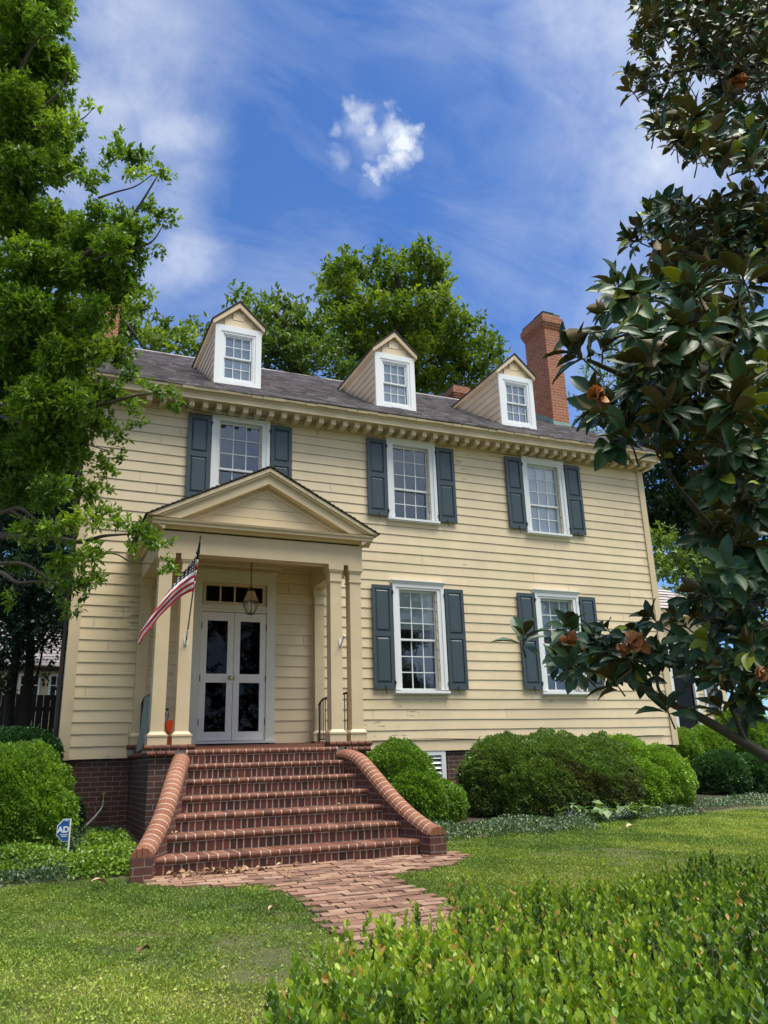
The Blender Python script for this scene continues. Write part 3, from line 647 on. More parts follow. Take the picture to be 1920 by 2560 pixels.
def build_porch():
    mb = MB(); yf = CY-.11
    mb.box(XD-PH, XD+PH, yf, yf+.22, 1.622, 1.95)
    for s in (-1, 1):
        a, b = sorted((XD+s*PH, XD+s*(PH-.22))); mb.box(a, b, yf+.2201, .0, 1.622, 1.95)
    a = mb.build('porch_beam', MT['trim'], HOUSE)
    c = MB()
    for i in range(8):
        y0 = yf+.22+(.0-yf-.22)*i/8; y1 = yf+.22+(.0-yf-.22)*(i+1)/8; c.box(XD-PH+.22, XD+PH-.22, y0+.002, y1-.002, 1.945, 1.958)
    c.build('porch_ceiling', MT['trim'], HOUSE)
    # horizontal cornice
    k = MB(); pr = [(0, 1.95), (0, 1.97), (-.03, 1.975), (-.05, 2.0), (-.12, 2.005), (-.135, 2.01), (-.135, 2.05), (-.155, 2.055), (-.165, 2.085), (.05, 2.095), (.05, 1.95)]
    k.prism([(yf+q[0], q[1]-.02) for q in pr], XD-PH-.13, XD+PH+.13)
    for s in (-1, 1):
        pts = [(XD+s*(PH-q[0]), q[1]-.02) for q in pr]; k.prism(pts if s > 0 else pts[::-1], yf-.12, -.03, axis='y')
    k.build('porch_cornice', MT['trim'], HOUSE)
    # pediment: tympanum boards, inner moulding, raking cornice
    zb = 2.075; hw = PH+.17; rise = .86; ap = zb+rise
    t = MB(); rows = 5
    for i in range(rows):
        z0, z1 = zb+(rise-.12)*i/rows, zb+(rise-.12)*(i+1)/rows; h0 = (hw-.2)*(1-(z0-zb)/(rise-.10)); h1 = (hw-.2)*(1-(z1-zb)/(rise-.10))
        t.add([(XD-h0, yf+.0, z0+.002), (XD+h0, yf+.0, z0+.002), (XD+h1, yf+.003, z1-.001), (XD-h1, yf+.003, z1-.001)], [(0, 1, 2, 3)], random.random())
    ped = t.build('pediment', MT['trim'], HOUSE)
    m = MB(); ang = math.atan2(rise, hw)
    def rake(mb, off_in, w, y0, y1, half, zbase):
        # a raking band: off_in below the roof line, w wide
        for s in (-1, 1):
            ca, sa = math.cos(ang), math.sin(ang); dn = np.array((-sa*-s*-1, -ca))
            nrm = np.array((-s*sa, -ca)); tip = np.array((XD+s*half, zbase)); apx = np.array((XD, zbase+half*math.tan(ang)))
            o0 = off_in/ca; o1 = (off_in+w)/ca
            A, B = apx-np.array((0, o0)), apx-np.array((0, o1))
            k0 = o0/math.tan(ang); k1 = o1/math.tan(ang)
            C, D = tip-np.array((s*k0, 0)), tip-np.array((s*k1, 0))
            q = [C, A, B, D] if s < 0 else [D, B, A, C]
            mb.prism([tuple(p) for p in q], y0, y1, axis='y')
    rake(m, .235, .03, yf-.016, yf-.001, hw+.0, zb); m.build('inner_moulding', MT['trim'], ped)
    r = MB(); rake(r, 0, .05, yf-.185, .0, hw+.03, zb+.012); rake(r, .0501, .03, yf-.165, -.03, hw+.03, zb+.012); rake(r, .0801, .125, yf-.13, -.03, hw+.03, zb+.012); r.build('raking_cornice', MT['trim'], ped)
    s_ = MB()
    for s in (-1, 1):
        tip = np.array((XD+s*(hw+.06), zb+.01)); apx = np.array((XD, zb+.02+(hw+.06)*math.tan(ang)))
        n = 26
        for i in range(n):
            a, b = tip+(apx-tip)*i/n, tip+(apx-tip)*((i+1.15)/n); l = .012+random.uniform(0, .006)
            q = [(a[0], yf-.205+random.uniform(-.006, .006), a[1]+.004+l), (a[0], .03, a[1]+.004+l), (b[0], .03, b[1]+.006), (b[0], yf-.2, b[1]+.006)]
            q2 = [(p[0], p[1], p[2]-.016) for p in q]
            s_.add(q+q2, [(0, 3, 2, 1), (4, 5, 6, 7), (0, 1, 5, 4), (0, 4, 7, 3), (1, 2, 6, 5), (3, 7, 6, 2)], random.random())
    s_.build('porch_roof', MT['darkshingle'], HOUSE)
build_porch()
def build_door():
    mb = MB()
    for s in (-1, 1):
        a, b = sorted((XD+s*.535, XD+s*.68)); mb.box(a, b, -.065, .05, -.86, 1.84)
    mb.box(XD-.535, XD+.535, -.065, .05, 1.66, 1.84); mb.box(XD-.535, XD+.535, -.05, .05, 1.18, 1.30); mb.box(XD-.535, XD+.535, -.075, -.0501, 1.225, 1.262)
    mb.box(XD-.71, XD+.71, -.09, .05, 1.8401, 1.868); mb.box(XD-.77, XD+.77, -.14, .05, 1.915, 1.944)
    f = mb.build('door_surround', MT['surround'], HOUSE)
    d = MB()
    n = 27
    for i in range(n):
        x = XD-.72+1.44*(i+.5)/n; d.box(x-.0155, x+.0155, -.115, .0, 1.8685, 1.9145)
    d.box(XD-.735, XD+.735, -.085, .0, 1.8682, 1.9148); d.build('dentil_band', MT['trim'], f)
    t = MB(); frame_ring(t, XD-.52, XD+.52, 1.30, 1.66, .05, -.03, .03)
    for k in (1, 2, 3):
        x = XD-.47+.94*k/4; t.box(x-.011, x+.011, -.028, .025, 1.35, 1.61)
    tr = t.build('transom', MT['trim'], HOUSE)
    p = MB(); p.add([(XD-.48, .01, 1.34), (XD+.48, .01, 1.34), (XD+.48, .01, 1.62), (XD-.48, .01, 1.62)], [(0, 1, 2, 3)]); p.build('pane', MT['doorglass'], tr)
    s = MB(); s.prism([(.05, -.868), (-.11, -.872), (-.11, -.835), (.05, -.825)], XD-.70, XD+.70); s.build('threshold', MT['doorwhite'], HOUSE)
    for sg in (-1, 1):
        a, b = sorted((XD+sg*.0035, XD+sg*.53)); mb = MB(); y0, y1 = -.045, .005; st = .098
        mb.box(a, a+st, y0, y1, -.824, 1.17); mb.box(b-st, b, y0, y1, -.824, 1.17)
        for z0, z1 in ((-.824, -.695), (.055, .19), (1.035, 1.17)): mb.box(a+st, b-st, y0, y1, z0, z1)
        dr = mb.build('door', MT['doorwhite'], HOUSE)
        p = MB()
        for z0, z1 in ((-.70, .06), (.185, 1.04)): p.add([(a+st-.004, -.018, z0), (b-st+.004, -.018, z0), (b-st+.004, -.018, z1), (a+st-.004, -.018, z1)], [(0, 1, 2, 3)])
        p.build('pane', MT['doorglass'], dr)
        for z in (-.55, .12, .95):
            h = MB(); x = b if sg > 0 else a; h.box(x-.008, x+.012, -.056, -.044, z-.05, z+.05); h.build('hinge', MT['black'], dr)
        if sg < 0:
            k = MB(); k.lathe([(.012, 0), (.012, .02), (.03, .035), (.034, .05), (.026, .066), (.0, .07)], seg=14)
            k.v = [(XD-.06+a_, -.045-c_, .125+b_) for a_, b_, c_ in k.v]; k.build('knob', MT['brass'], dr, smooth=True)
        else:
            k = MB(); k.box(XD+.012, XD+.022, -.05, -.044, .09, .16); k.build('latch', MT['bronze'], dr)
    b = MB(); b.box(XD-.635, XD-.60, -.085, -.066, .13, .20); b.lathe([(.012, 0), (.012, .012), (0, .014)], (0, 0, 0), 10); b.v[-30:] = [(XD-.617+p[0], -.085-p[2], .165+p[1]) for p in b.v[-30:]]
    b.build('doorbell', MT['white'], HOUSE)
build_door()
# ------------------------------------------------------------------ brick stairs
def bull(mb, c, ax, wdt, dep, hgt, tone, y_in=None):
    """one bullnose brick: ax along the row, rounded front"""
    prof = []
    r = hgt/2
    for k in range(7):
        t = -math.pi/2+math.pi*k/6; prof.append((-r*math.cos(t)*.95, r*math.sin(t)))
    prof = [(dep, -r)]+prof+[(dep, r)]
    c = np.array(c, float); ax = np.array(ax, float); up = np.array((0, 0, 1.)); out = np.cross(ax, up)
    vs = []
    for s in (-.5, .5):
        for q in prof: vs.append(c+ax*wdt*s+np.cross(up, ax)*q[0]+up*q[1])
    n = len(prof)
    mb.add(vs, [(i, (i+1) % n, n+(i+1) % n, n+i) for i in range(n)]+[tuple(range(n))[::-1], tuple(range(n, 2*n))], tone)
RAILR = [(-2.215, -2.02, -1.03), (-2.25, -2.38, -1.035), (-2.225, -2.73, -1.11), (-2.19, -3.07, -1.29), (-2.14, -3.41, -1.50), (-2.07, -3.75, -1.70), (-1.985, -4.1, -1.865), (-1.955, -4.22, -1.905)]
RAILL = [(-4.43, -2.02, -1.03), (-4.475, -2.38, -1.035), (-4.555, -2.73, -1.075), (-4.66, -3.07, -1.22), (-4.775, -3.41, -1.43), (-4.915, -3.75, -1.68), (-5.08, -4.1, -1.88), (-5.13, -4.22, -1.92)]
def catmull(P, n=8):
    P = [np.array(p, float) for p in P]; P = [2*P[0]-P[1]]+P+[2*P[-1]-P[-2]]; out = []
    for i in range(1, len(P)-2):
        for k in range(n):
            t = k/n; a, b, c, d = P[i-1:i+3]
            out.append(.5*((2*b)+(c-a)*t+(2*a-5*b+4*c-d)*t*t+(3*b-a-3*c+d)*t**3))
    return out+[P[-2]]
RR, RL = catmull(RAILR), catmull(RAILL)
def rail_x(R, y): return float(np.interp(-y, [-p[1] for p in R], [p[0] for p in R]))
TR, RI, Y0, Z0 = .341, .1765, -2.042, -.995
def build_stairs():
    ST = empty('brick_staircase', (XD, -3.2, -2.2), 'seven step red brick staircase with curved sloping side walls and bullnose treads', 'staircase')
    for k in range(7):
        y, z = Y0-TR*k, Z0-RI*k
        xa, xb = (rail_x(RL, y)+.09, rail_x(RR, y)-.09)
        mb = MB(); n = round((xb-xa)/.108); w = (xb-xa)/n
        # riser bricks set on edge, mortar bed behind
        rz0, rz1 = z-RI+.005, z-.072; m = round((xb-xa)/.08); rw = (xb-xa)/m; x = xa
        while x < xb-.02:
            w_ = min(random.uniform(.85, 1.15)*rw, xb-x)
            mb.box(x+.008, x+w_-.008, y+.030+random.uniform(-.002, .002), y+.2, rz0+random.uniform(0, .006), rz1-random.uniform(.002, .008), random.random()); x += w_
        st = mb.build('step', MT['riser'], ST)
        nb = MB(); i = 0; x = xa
        while x < xb-.01:
            w_ = min(w*random.uniform(.88, 1.12), xb-x)
            if xb-x-w_ < .04: w_ = xb-x
            bull(nb, (x+w_/2, y+.036, z-.034+random.uniform(-.002, .002)), (1, 0, 0), w_-.013, .33, .066, min(1, max(0, random.gauss(.5, .25)))); x += w_
        nb.build('nosing', MT['nosing'], st, smooth=False)
        mo = MB(); mo.box(xa-.02, xb+.02, y+.036, y+.36, z-RI-.02, z-.012); bull(mo, ((xa+xb)/2, y+.038, z-.034), (1, 0, 0), xb-xa+.02, .32, .061, .5); mo.build('mortar_bed', MT['mortar'], st)
    # porch floor block with its two bullnose courses
    mb = MB(); x0, x1 = XD-1.485, XD+1.485; mb.box(x0, x1, -1.94, .0, -2.6, -1.07); ld = mb.build('landing', MT['brickwall'], ST)
    fl = MB(); fl.prism([(-1.95, -1.07), (-1.95, -1.008), (-.01, -.885), (-.01, -1.07)], x0+.02, x1-.02); fl.build('porch_floor', MT['nosing'], ld)
    def course(pa, pb, z, skip=None):
        nb = MB(); pa, pb = np.array(pa, float), np.array(pb, float); L_ = np.linalg.norm(pb-pa); d = (pb-pa)/L_; n = round(L_/.108)
        for i in range(n):
            c = pa+d*L_*(i+.5)/n
            bull(nb, (c[0], c[1], z), (d[0], d[1], 0), L_/n-.013, .20, .064, min(1, max(0, random.gauss(.3, .2))))
        nb.build('bullnose_course', MT['nosing'], ld)
    course((XD-1.53, -1.985), (rail_x(RL, -2.05)-.05, -1.985), -1.036); course((rail_x(RR, -2.05)+.05, -1.985), (XD+1.53, -1.985), -1.036)
    course((XD-1.50, .0), (XD-1.50, -1.96), -1.036); course((XD+1.50, -1.96), (XD+1.50, .0), -1.036)
    for s in (-1, 1):
        a, b = sorted((XD+s*1.56, XD+s*.915)); course((a, -1.965), (b, -1.965), -.958)
        for ln in ((-1.93, -1.65),): course((XD+s*1.545, ln[1] if s < 0 else ln[0]), (XD+s*1.545, ln[0] if s < 0 else ln[1]), -.958) if False else None
        a, b = sorted((XD+s*1.56, XD+s*1.30)); course((a, -.20), (b, -.20), -.90)
    mo = MB()
    for s in (-1, 1):
        a, b = sorted((XD+s*1.545, XD+s*.935)); mo.box(a, b, -1.955, -1.70, -1.02, -.934)
        a, b = sorted((XD+s*1.545, XD+s*1.315)); mo.box(a, b, -.19, .0, -1.02, -.873)
    mo.box(XD-1.49, XD+1.49, -1.96, -.1, -1.069, -1.012); mo.build('mortar_bed', MT['mortar'], ld)
    # cheek walls
    for R, s in ((RL, -1), (RR, 1)):
        mb = MB(); hw = .085; n = len(R)
        for i in range(n-1):
            a, b = R[i], R[i+1]; d = unit(b[:2]-a[:2]); nn = np.array((-d[1], d[0]))
            q = []
            for p in (a, b):
                for sg in (-1, 1): q.append((p[0]+nn[0]*hw*sg, p[1]+nn[1]*hw*sg))
            za, zb = a[2]-.085, b[2]-.085
            mb.add([(*q[0], -2.5), (*q[1], -2.5), (*q[3], -2.5), (*q[2], -2.5), (*q[0], za), (*q[1], za), (*q[3], zb), (*q[2], zb)], [(0, 4, 7, 3), (1, 2, 6, 5), (4, 5, 6, 7), (3, 7, 6, 2), (0, 1, 5, 4)])
        ck = mb.build('cheek_wall', MT['cheek'], ST)
        cp = MB(); mo = MB()
        acc = [0.]
        for i in range(n-1): acc.append(acc[-1]+np.linalg.norm(R[i+1]-R[i]))
        tot = acc[-1]; m = round(tot/.088); P = lambda t: np.array([np.interp(t, acc, [p[j] for p in R]) for j in range(3)])
        def half(mb_, t0, t1, r, tone):
            vs = []; K = 9
            for t in (t0, (t0+t1)/2, t1):
                p = P(t); d = unit(P(min(t+.02, tot))-P(max(t-.02, 0))); side = unit(np.cross(d, (0, 0, 1))); up = np.cross(side, d)
                for k in range(K):
                    th = math.pi*k/(K-1); vs.append(p+side*r*1.08*math.cos(th)+up*(r*1.0*math.sin(th)-.105))
            fs = [(a*K+k, a*K+k+1, (a+1)*K+k+1, (a+1)*K+k) for a in range(2) for k in range(K-1)]+[tuple(range(K)), tuple(range(2*K, 3*K))[::-1]]
            mb_.add(vs, fs, tone)
        for i in range(m): half(cp, tot*i/m+.0055, tot*(i+1)/m-.0055, .098, min(1, max(0, random.gauss(.62, .2))))
        for i in range(m*2): half(mo, tot*i/(m*2), tot*(i+1)/(m*2), .0965, .5)
        cap = cp.build('coping', MT['coping'], ck); mo.build('coping_mortar', MT['mortarlight'], ck)
        # rounded end brick
        e = R[-1]; eb = MB()
        eb.box(e[0]-.10, e[0]+.10, e[1]-.045, e[1]+.01, -2.5, e[2]-.105, .6); eb.build('end_post', MT['cheek'], ck)
        er = MB()
        for i in range(4):
            x0_, x1_ = e[0]-.105+i*.0525, e[0]-.105+(i+1)*.0525
            pr = lambda x: math.sqrt(max(.0, 1-((x-e[0])/.108)**2))*.10
            er.add([(x0_+.002, e[1]-.05, e[2]-.104), (x1_-.002, e[1]-.05, e[2]-.104), (x1_-.002, e[1]-.05, e[2]-.104+pr(x1_)*.86), (x0_+.002, e[1]-.05, e[2]-.104+pr(x0_)*.86), (x0_+.002, e[1], e[2]-.104), (x1_-.002, e[1], e[2]-.104), (x1_-.002, e[1]+.0, e[2]-.104+pr(x1_)), (x0_+.002, e[1]+.0, e[2]-.104+pr(x0_))],
                   [(0, 1, 2, 3), (3, 2, 6, 7), (0, 3, 7, 4), (1, 5, 6, 2)], random.random())
        er.build('end_brick', MT['coping'], ck)
MT['cheek'] = brickmat('cheek wall brick', (0.130, 0.045, 0.031), (0.093, 0.034, 0.027), (0.248, 0.205, 0.167), w=.2, h=.075, stain=.25)
MT['coping'] = tonemat('orange coping brick', [(0, (0.172, 0.061, 0.034)), (.5, (0.229, 0.090, 0.050)), (1, (0.261, 0.116, 0.068))], .75, 16, .6)
build_stairs()
# ------------------------------------------------------------------ things on the porch
def build_flag():
    t, b = aty(501, 1344, -2.75), aty(466, 1600, -1.93)
    FL = empty('flag', tuple(b), 'american flag drooping from an angled pole on the left front porch column', 'flag')
    d = unit(b-t); mb = MB(); mb.tube([b+d*.0, t], .0095, 8); mb.build('pole', MT['polewood'], FL)
    k = MB(); k.lathe([(.011, 0), (.013, .01), (.006, .03), (0, .035)], seg=8); k.v = [tuple(t+np.array(v)) for v in k.v]; k.build('finial', MT['black'], FL)
    br = MB(); c = np.array((b[0], PF+.03, b[2]-.01)); br.box(c[0]-.022, c[0]+.022, c[1]-.012, c[1], c[2]-.05, c[2]+.04); br.tube([c+np.array((0, -.004, -.04)), b+(t-b)*.10], .015, 10); br.build('bracket', MT['white'], FL)
    # cloth: u along the fly, v from the folded upper edge to the bottom edge
    top = [(494.5, 1383), (478, 1408), (449, 1440), (425, 1472), (403, 1504), (378, 1538), (352, 1578), (344, 1603)]
    bot = [(482, 1477), (466, 1484), (449, 1494), (428, 1513), (400, 1541), (376, 1571), (360, 1592), (348, 1614)]
    nu, nv = 48, 16; V = []; UVs = []
    pole_y = lambda z: np.interp(z, [b[2], t[2]], [b[1], t[1]])
    for i in range(nu+1):
        u = i/nu
        for j in range(nv+1):
            v = j/nv
            px = np.interp(u, np.linspace(0, 1, 8), [(q[0]) for q in top])*(1-v)+np.interp(u, np.linspace(0, 1, 8), [q[0] for q in bot])*v
            py = np.interp(u, np.linspace(0, 1, 8), [(q[1]) for q in top])*(1-v)+np.interp(u, np.linspace(0, 1, 8), [q[1] for q in bot])*v
            h = aty(px, py, -2.4); y = pole_y(h[2]) if u < .02 else np.interp(u, [0, .3, 1], [pole_y(aty(490, 1430, -2.4)[2]), -2.42, -2.45])
            y += .05*math.sin(v*7.5+u*5)*min(1, u*4)+.025*math.sin(v*15-u*9)*min(1, u*4)
            V.append(aty(px, py, y)); st = .12+.72*u**.85; UVs.append((u, st+(1-st)*v*(1.0 if u < .6 else 1.0)))
    F = np.array([(i*(nv+1)+j, (i+1)*(nv+1)+j, (i+1)*(nv+1)+j+1, i*(nv+1)+j+1) for i in range(nu) for j in range(nv)])
    o = npmesh('cloth', np.array(V), F, MT['flag'], parent=FL, smooth=True)
    uvl = o.data.uv_layers.new(name='UVMap'); li = np.empty(len(o.data.loops), np.int32); o.data.loops.foreach_get('vertex_index', li)
    uvl.data.foreach_set('uv', np.array(UVs, np.float32)[li].ravel())
    w = MB()      # blue field gathered round the pole above the open cloth
    p0, p1 = aty(495, 1384, pole_y(aty(495, 1384, -2.5)[2])), t+d*.06
    w.tube([p0+(p1-p0)*q/8+np.array((random.uniform(-.006, .004), 0, 0)) for q in range(9)], [.030, .024, .020, .017, .016, .015, .014, .013, .011], 9)
    w.build('gathered_cloth', MT['navy'], FL, smooth=True)
    sl_ = MB(); q0, q1 = aty(482, 1478, pole_y(aty(482, 1478, -2.4)[2])), p0
    n = 7
    for i in range(n):
        a, c_ = q0+(q1-q0)*i/n, q0+(q1-q0)*(i+.985)/n
        sl_.tube([a, c_], .016, 10, 0. if i % 2 == 0 and i < 6 else (1. if i < 6 else .5))
    sl_.build('sleeve', MT['sleeve'], FL, smooth=True)
def flagmats():
    m, nt, p = newmat('flag cloth'); tc = nd(nt, 'ShaderNodeTexCoord'); sx = nd(nt, 'ShaderNodeSeparateXYZ'); nt.links.new(tc.outputs['UV'], sx.inputs[0])
    def mth(op, a, b=None):
        n = nd(nt, 'ShaderNodeMath', operation=op)
        for i, v in enumerate((a, b)):
            if v is None: continue
            if hasattr(v, 'links'): nt.links.new(v, n.inputs[i])
            else: n.inputs[i].default_value = v
        return n.outputs[0]
    u, v = sx.outputs[0], sx.outputs[1]
    par = mth('MODULO', mth('FLOOR', mth('MULTIPLY', v, 13)), 2)      # 0 = red stripe
    c = mixc(nt, par, (.42, .018, .045), (.78, .76, .80))
    can = mth('MULTIPLY', mth('LESS_THAN', v, 7/13), mth('LESS_THAN', u, .44))
    gu, gv = mth('SUBTRACT', mth('FRACT', mth('MULTIPLY', u, 18)), .5), mth('SUBTRACT', mth('FRACT', mth('MULTIPLY', v, 14)), .5)
    rr_ = mth('SQRT', mth('ADD', mth('POWER', gu, 2), mth('POWER', gv, 2))); an = mth('ARCTAN2', gv, gu)
    star = mth('LESS_THAN', rr_, mth('ADD', .22, mth('MULTIPLY', .10, mth('COSINE', mth('MULTIPLY', an, 5)))))
    c = mixc(nt, can, c, mixc(nt, star, (.012, .014, .038), (.8, .8, .82)))
    nt.links.new(c, p.inputs['Base Color']); p.inputs['Roughness'].default_value = .75
    t = nd(nt, 'ShaderNodeBsdfTranslucent'); nt.links.new(c, t.inputs[0]); mx = nd(nt, 'ShaderNodeMixShader'); mx.inputs[0].default_value = .3
    nt.links.new(p.outputs[0], mx.inputs[1]); nt.links.new(t.outputs[0], mx.inputs[2]); nt.links.new(mx.outputs[0], nt.nodes['Material Output'].inputs[0])
    MT['flag'] = m
    m, nt, p = newmat('flag sleeve'); nt.links.new(ramp(nt, attr(nt), [(0, (.38, .015, .04)), (.3, (.012, .014, .04)), (.7, (.012, .014, .04)), (.71, (.75, .73, .76))]), p.inputs['Base Color']); p.inputs['Roughness'].default_value = .8
    nt.nodes['Color Ramp'].color_ramp.interpolation = 'CONSTANT'; MT['sleeve'] = m
    MT['navy'] = plain('navy cloth', (.010, .011, .026), .85, var=.4, scale=30)
    MT['polewood'] = plain('grey brown pole', (.10, .085, .075), .5)
    MT['orange'] = plain('orange plastic', (.75, .075, .012), .4, var=.05)
    MT['cloth'] = plain('grey green cloth', (.19, .22, .19), .95, var=.2, scale=12)
    MT['signblue'] = plain('sign blue', (.012, .085, .30), .4, var=.05); MT['signwhite'] = plain('sign white', (.75, .78, .80), .5, var=.03)
    MT['hose'] = plain('pale green hose', (.25, .32, .28), .5)
flagmats(); build_flag()
def build_porch_things():
    br = aty(851, 1606, PF+.03); B = MB(); B.box(br[0]-.022, br[0]+.022, PF+.018, PF+.034, br[2]-.055, br[2]+.04); B.tube([br+np.array((0, -.02, -.035)), br+np.array((.02, -.11, .09))], .015, 10)
    o = B.build('flag_bracket', MT['white'], None, tuple(br)); o.data.transform(Matrix.Translation(-Vector(br))); tag(o, 'empty white flag bracket screwed to a front porch column', 'bracket')
    # hanging lantern
    x, y = -3.297, -1.0
    LN = empty('hanging_lantern', (x, y, 1.945), 'bronze and glass lantern hanging on a chain in front of the entrance doors', 'lantern')
    ch = MB(); z = 1.945; i = 0
    while z > 1.40:
        ax = (1, 0) if i % 2 else (0, 1)
        ch.tube([(x+ax[0]*.012*math.cos(t), y+ax[1]*.012*math.cos(t), z-.02+.022*math.sin(t)) for t in np.linspace(0, 2*math.pi, 11)], .0042, 5, cap=False); z -= .034; i += 1
    ch.build('chain', MT['bronze'], LN)
    fr = MB(); N8 = 6; R = lambda r, k, zz: (x+r*math.cos(2*math.pi*k/N8+.3), y+r*math.sin(2*math.pi*k/N8+.3), zz)
    rt, rm, rb, zt, zm, zb = .062, .135, .062, 1.335, 1.165, .985
    for k in range(N8):
        for (ra, za), (rb_, zb_) in (((rt, zt), (rm, zm)), ((rm, zm), (rb, zb))): fr.tube([R(ra, k, za), R(rb_, k, zb_)], .0055, 5)
        for r_, z_ in ((rt, zt), (rm, zm), (rb, zb)): fr.tube([R(r_, k, z_), R(r_, k+1, z_)], .0055, 5)
    fr.lathe([(.0, 1.345), (.065, 1.335), (.05, 1.355), (.035, 1.375), (.02, 1.40), (0, 1.405)], (x, y, 0), 12); fr.lathe([(0, .98), (rb, .983), (rb, .99), (0, .992)], (x, y, 0), 6)
    fr.build('frame', MT['bronze'], LN)
    g = MB()
    for k in range(N8):
        for (ra, za), (rb_, zb_) in (((rt, zt), (rm, zm)), ((rm, zm), (rb, zb))): g.add([R(ra, k, za), R(ra, k+1, za), R(rb_, k+1, zb_), R(rb_, k, zb_)], [(0, 1, 2, 3)])
    g.build('glass', MT['lampglass'], LN)
    for k in range(3):
        a = 2*math.pi*k/3; c = MB(); c.lathe([(.010, 1.02), (.010, 1.11), (.006, 1.115), (.010, 1.13), (.0, 1.165)], (x+.035*math.cos(a), y+.035*math.sin(a), 0), 8); c.build('candle_bulb', MT['signwhite'], LN)
    # iron guard rails at both sides of the porch
    for s, lab in ((1, 'black iron guard railing on the right side of the porch'), (-1, 'black iron guard railing behind the draped cloth on the left of the porch')):
        xr = XD+s*1.39; RA = empty('iron_railing', (xr, -.9, -.93), lab, 'railing', 'porch side railings')
        zt = lambda yy: -.22-.10*max(0, (yy+.45)/.3)**2 if yy > -.45 else -.22
        ys = list(np.linspace(-.18, -1.68, 15)); t = MB(); t.tube([(xr, yy, zt(yy)) for yy in ys], .017, 8); t.build('handrail', MT['black'], RA)
        bt = MB(); bt.tube([(xr, -.2, -.84), (xr, -1.68, -.86)], .011, 6); bt.build('bottom_rail', MT['black'], RA)
        for k in range(13):
            yy = -.28-k*.107; q = MB(); q.tube([(xr, yy, -.85), (xr, yy, zt(yy))], .0075, 6); q.build('baluster', MT['black'], RA)
        q = MB(); q.tube([(xr, -.2, -.95), (xr, -.2, zt(-.2))], .014, 8); q.build('post', MT['black'], RA)
    # cloth draped over the left rail
    xr = XD-1.39; V = []; nu, nv = 22, 26
    for i in range(nu+1):
        u = i/nu; yy = -.55-u*1.0
        for j in range(nv+1):
            w = j/nv; ln = .80-.10*u; sgn = w*2-.7
            if sgn < 0: xx, zz = xr+.02-sgn*.05, -.205+sgn*.55
            else: xx, zz = xr-.02-.05*sgn, -.205-(sgn/1.3)*ln
            f = min(1, abs(sgn)*2.0); xx += f*(.030*math.sin(u*17+1.5*sgn)+.014*math.sin(u*39)); yq = yy+(.18*(1-u*1.4))*max(0, sgn)*-.9
            V.append((xx, yq, zz+.012*math.sin(u*9)))
    F = np.array([(i*(nv+1)+j, i*(nv+1)+j+1, (i+1)*(nv+1)+j+1, (i+1)*(nv+1)+j) for i in range(nu) for j in range(nv)])
    V = np.array(V); c0 = V.mean(0); o = npmesh('draped_cloth', V-c0, F, MT['cloth'], loc=tuple(c0), smooth=True); tag(o, 'grey green cloth draped over the left porch railing', 'cloth')
    # orange implement and wire plant stand
    p = aty(421, 1836, -1.45); m = MB(); bx, by = p[0], -1.45; z0 = -.925; T = lambda a: (a[0]+bx, a[1]+by, a[2])
    m.prism([(-.018, z0), (.018, z0), (.020, z0+.17), (-.020, z0+.17)], -.012, .012, axis='y'); m.prism([(-.020, z0+.1705), (.020, z0+.1705), (.062, z0+.26), (.062, z0+.335), (-.050, z0+.32), (-.050, z0+.26)], -.035, .035, axis='y')
    o = m.build('garden_scoop', MT['orange'], None, (bx, by, 0)); tag(o, 'bright orange plastic scoop standing upright between the left porch columns', 'scoop')
    m = MB(); wx, wy = bx-.06, -1.05; ring = lambda r, z: [(wx+r*math.cos(t), wy+r*math.sin(t), z) for t in np.linspace(0, 2*math.pi, 17)]
    m.tube(ring(.11, -.42), .006, 5); m.tube(ring(.085, -.62), .005, 5)
    for k in range(4):
        a = k*math.pi/2+.4; c, s_ = math.cos(a), math.sin(a)
        m.tube([(wx+r*c, wy+r*s_, z) for r, z in ((.11, -.42), (.135, -.50), (.10, -.60), (.07, -.68), (.09, -.80), (.13, -.89))], .006, 5)
        m.tube([(wx+(.06+.05*math.cos(t))*c, wy+(.06+.05*math.cos(t))*s_, -.52+.05*math.sin(t)) for t in np.linspace(0, 5, 10)], .004, 5)
    o = m.build('plant_stand', MT['black']); o.data.transform(Matrix.Translation((-wx, -wy, .89))); o.location = (wx, wy, -.89); tag(o, 'black curled wire plant stand behind the left porch columns', 'plant stand')
build_porch_things()
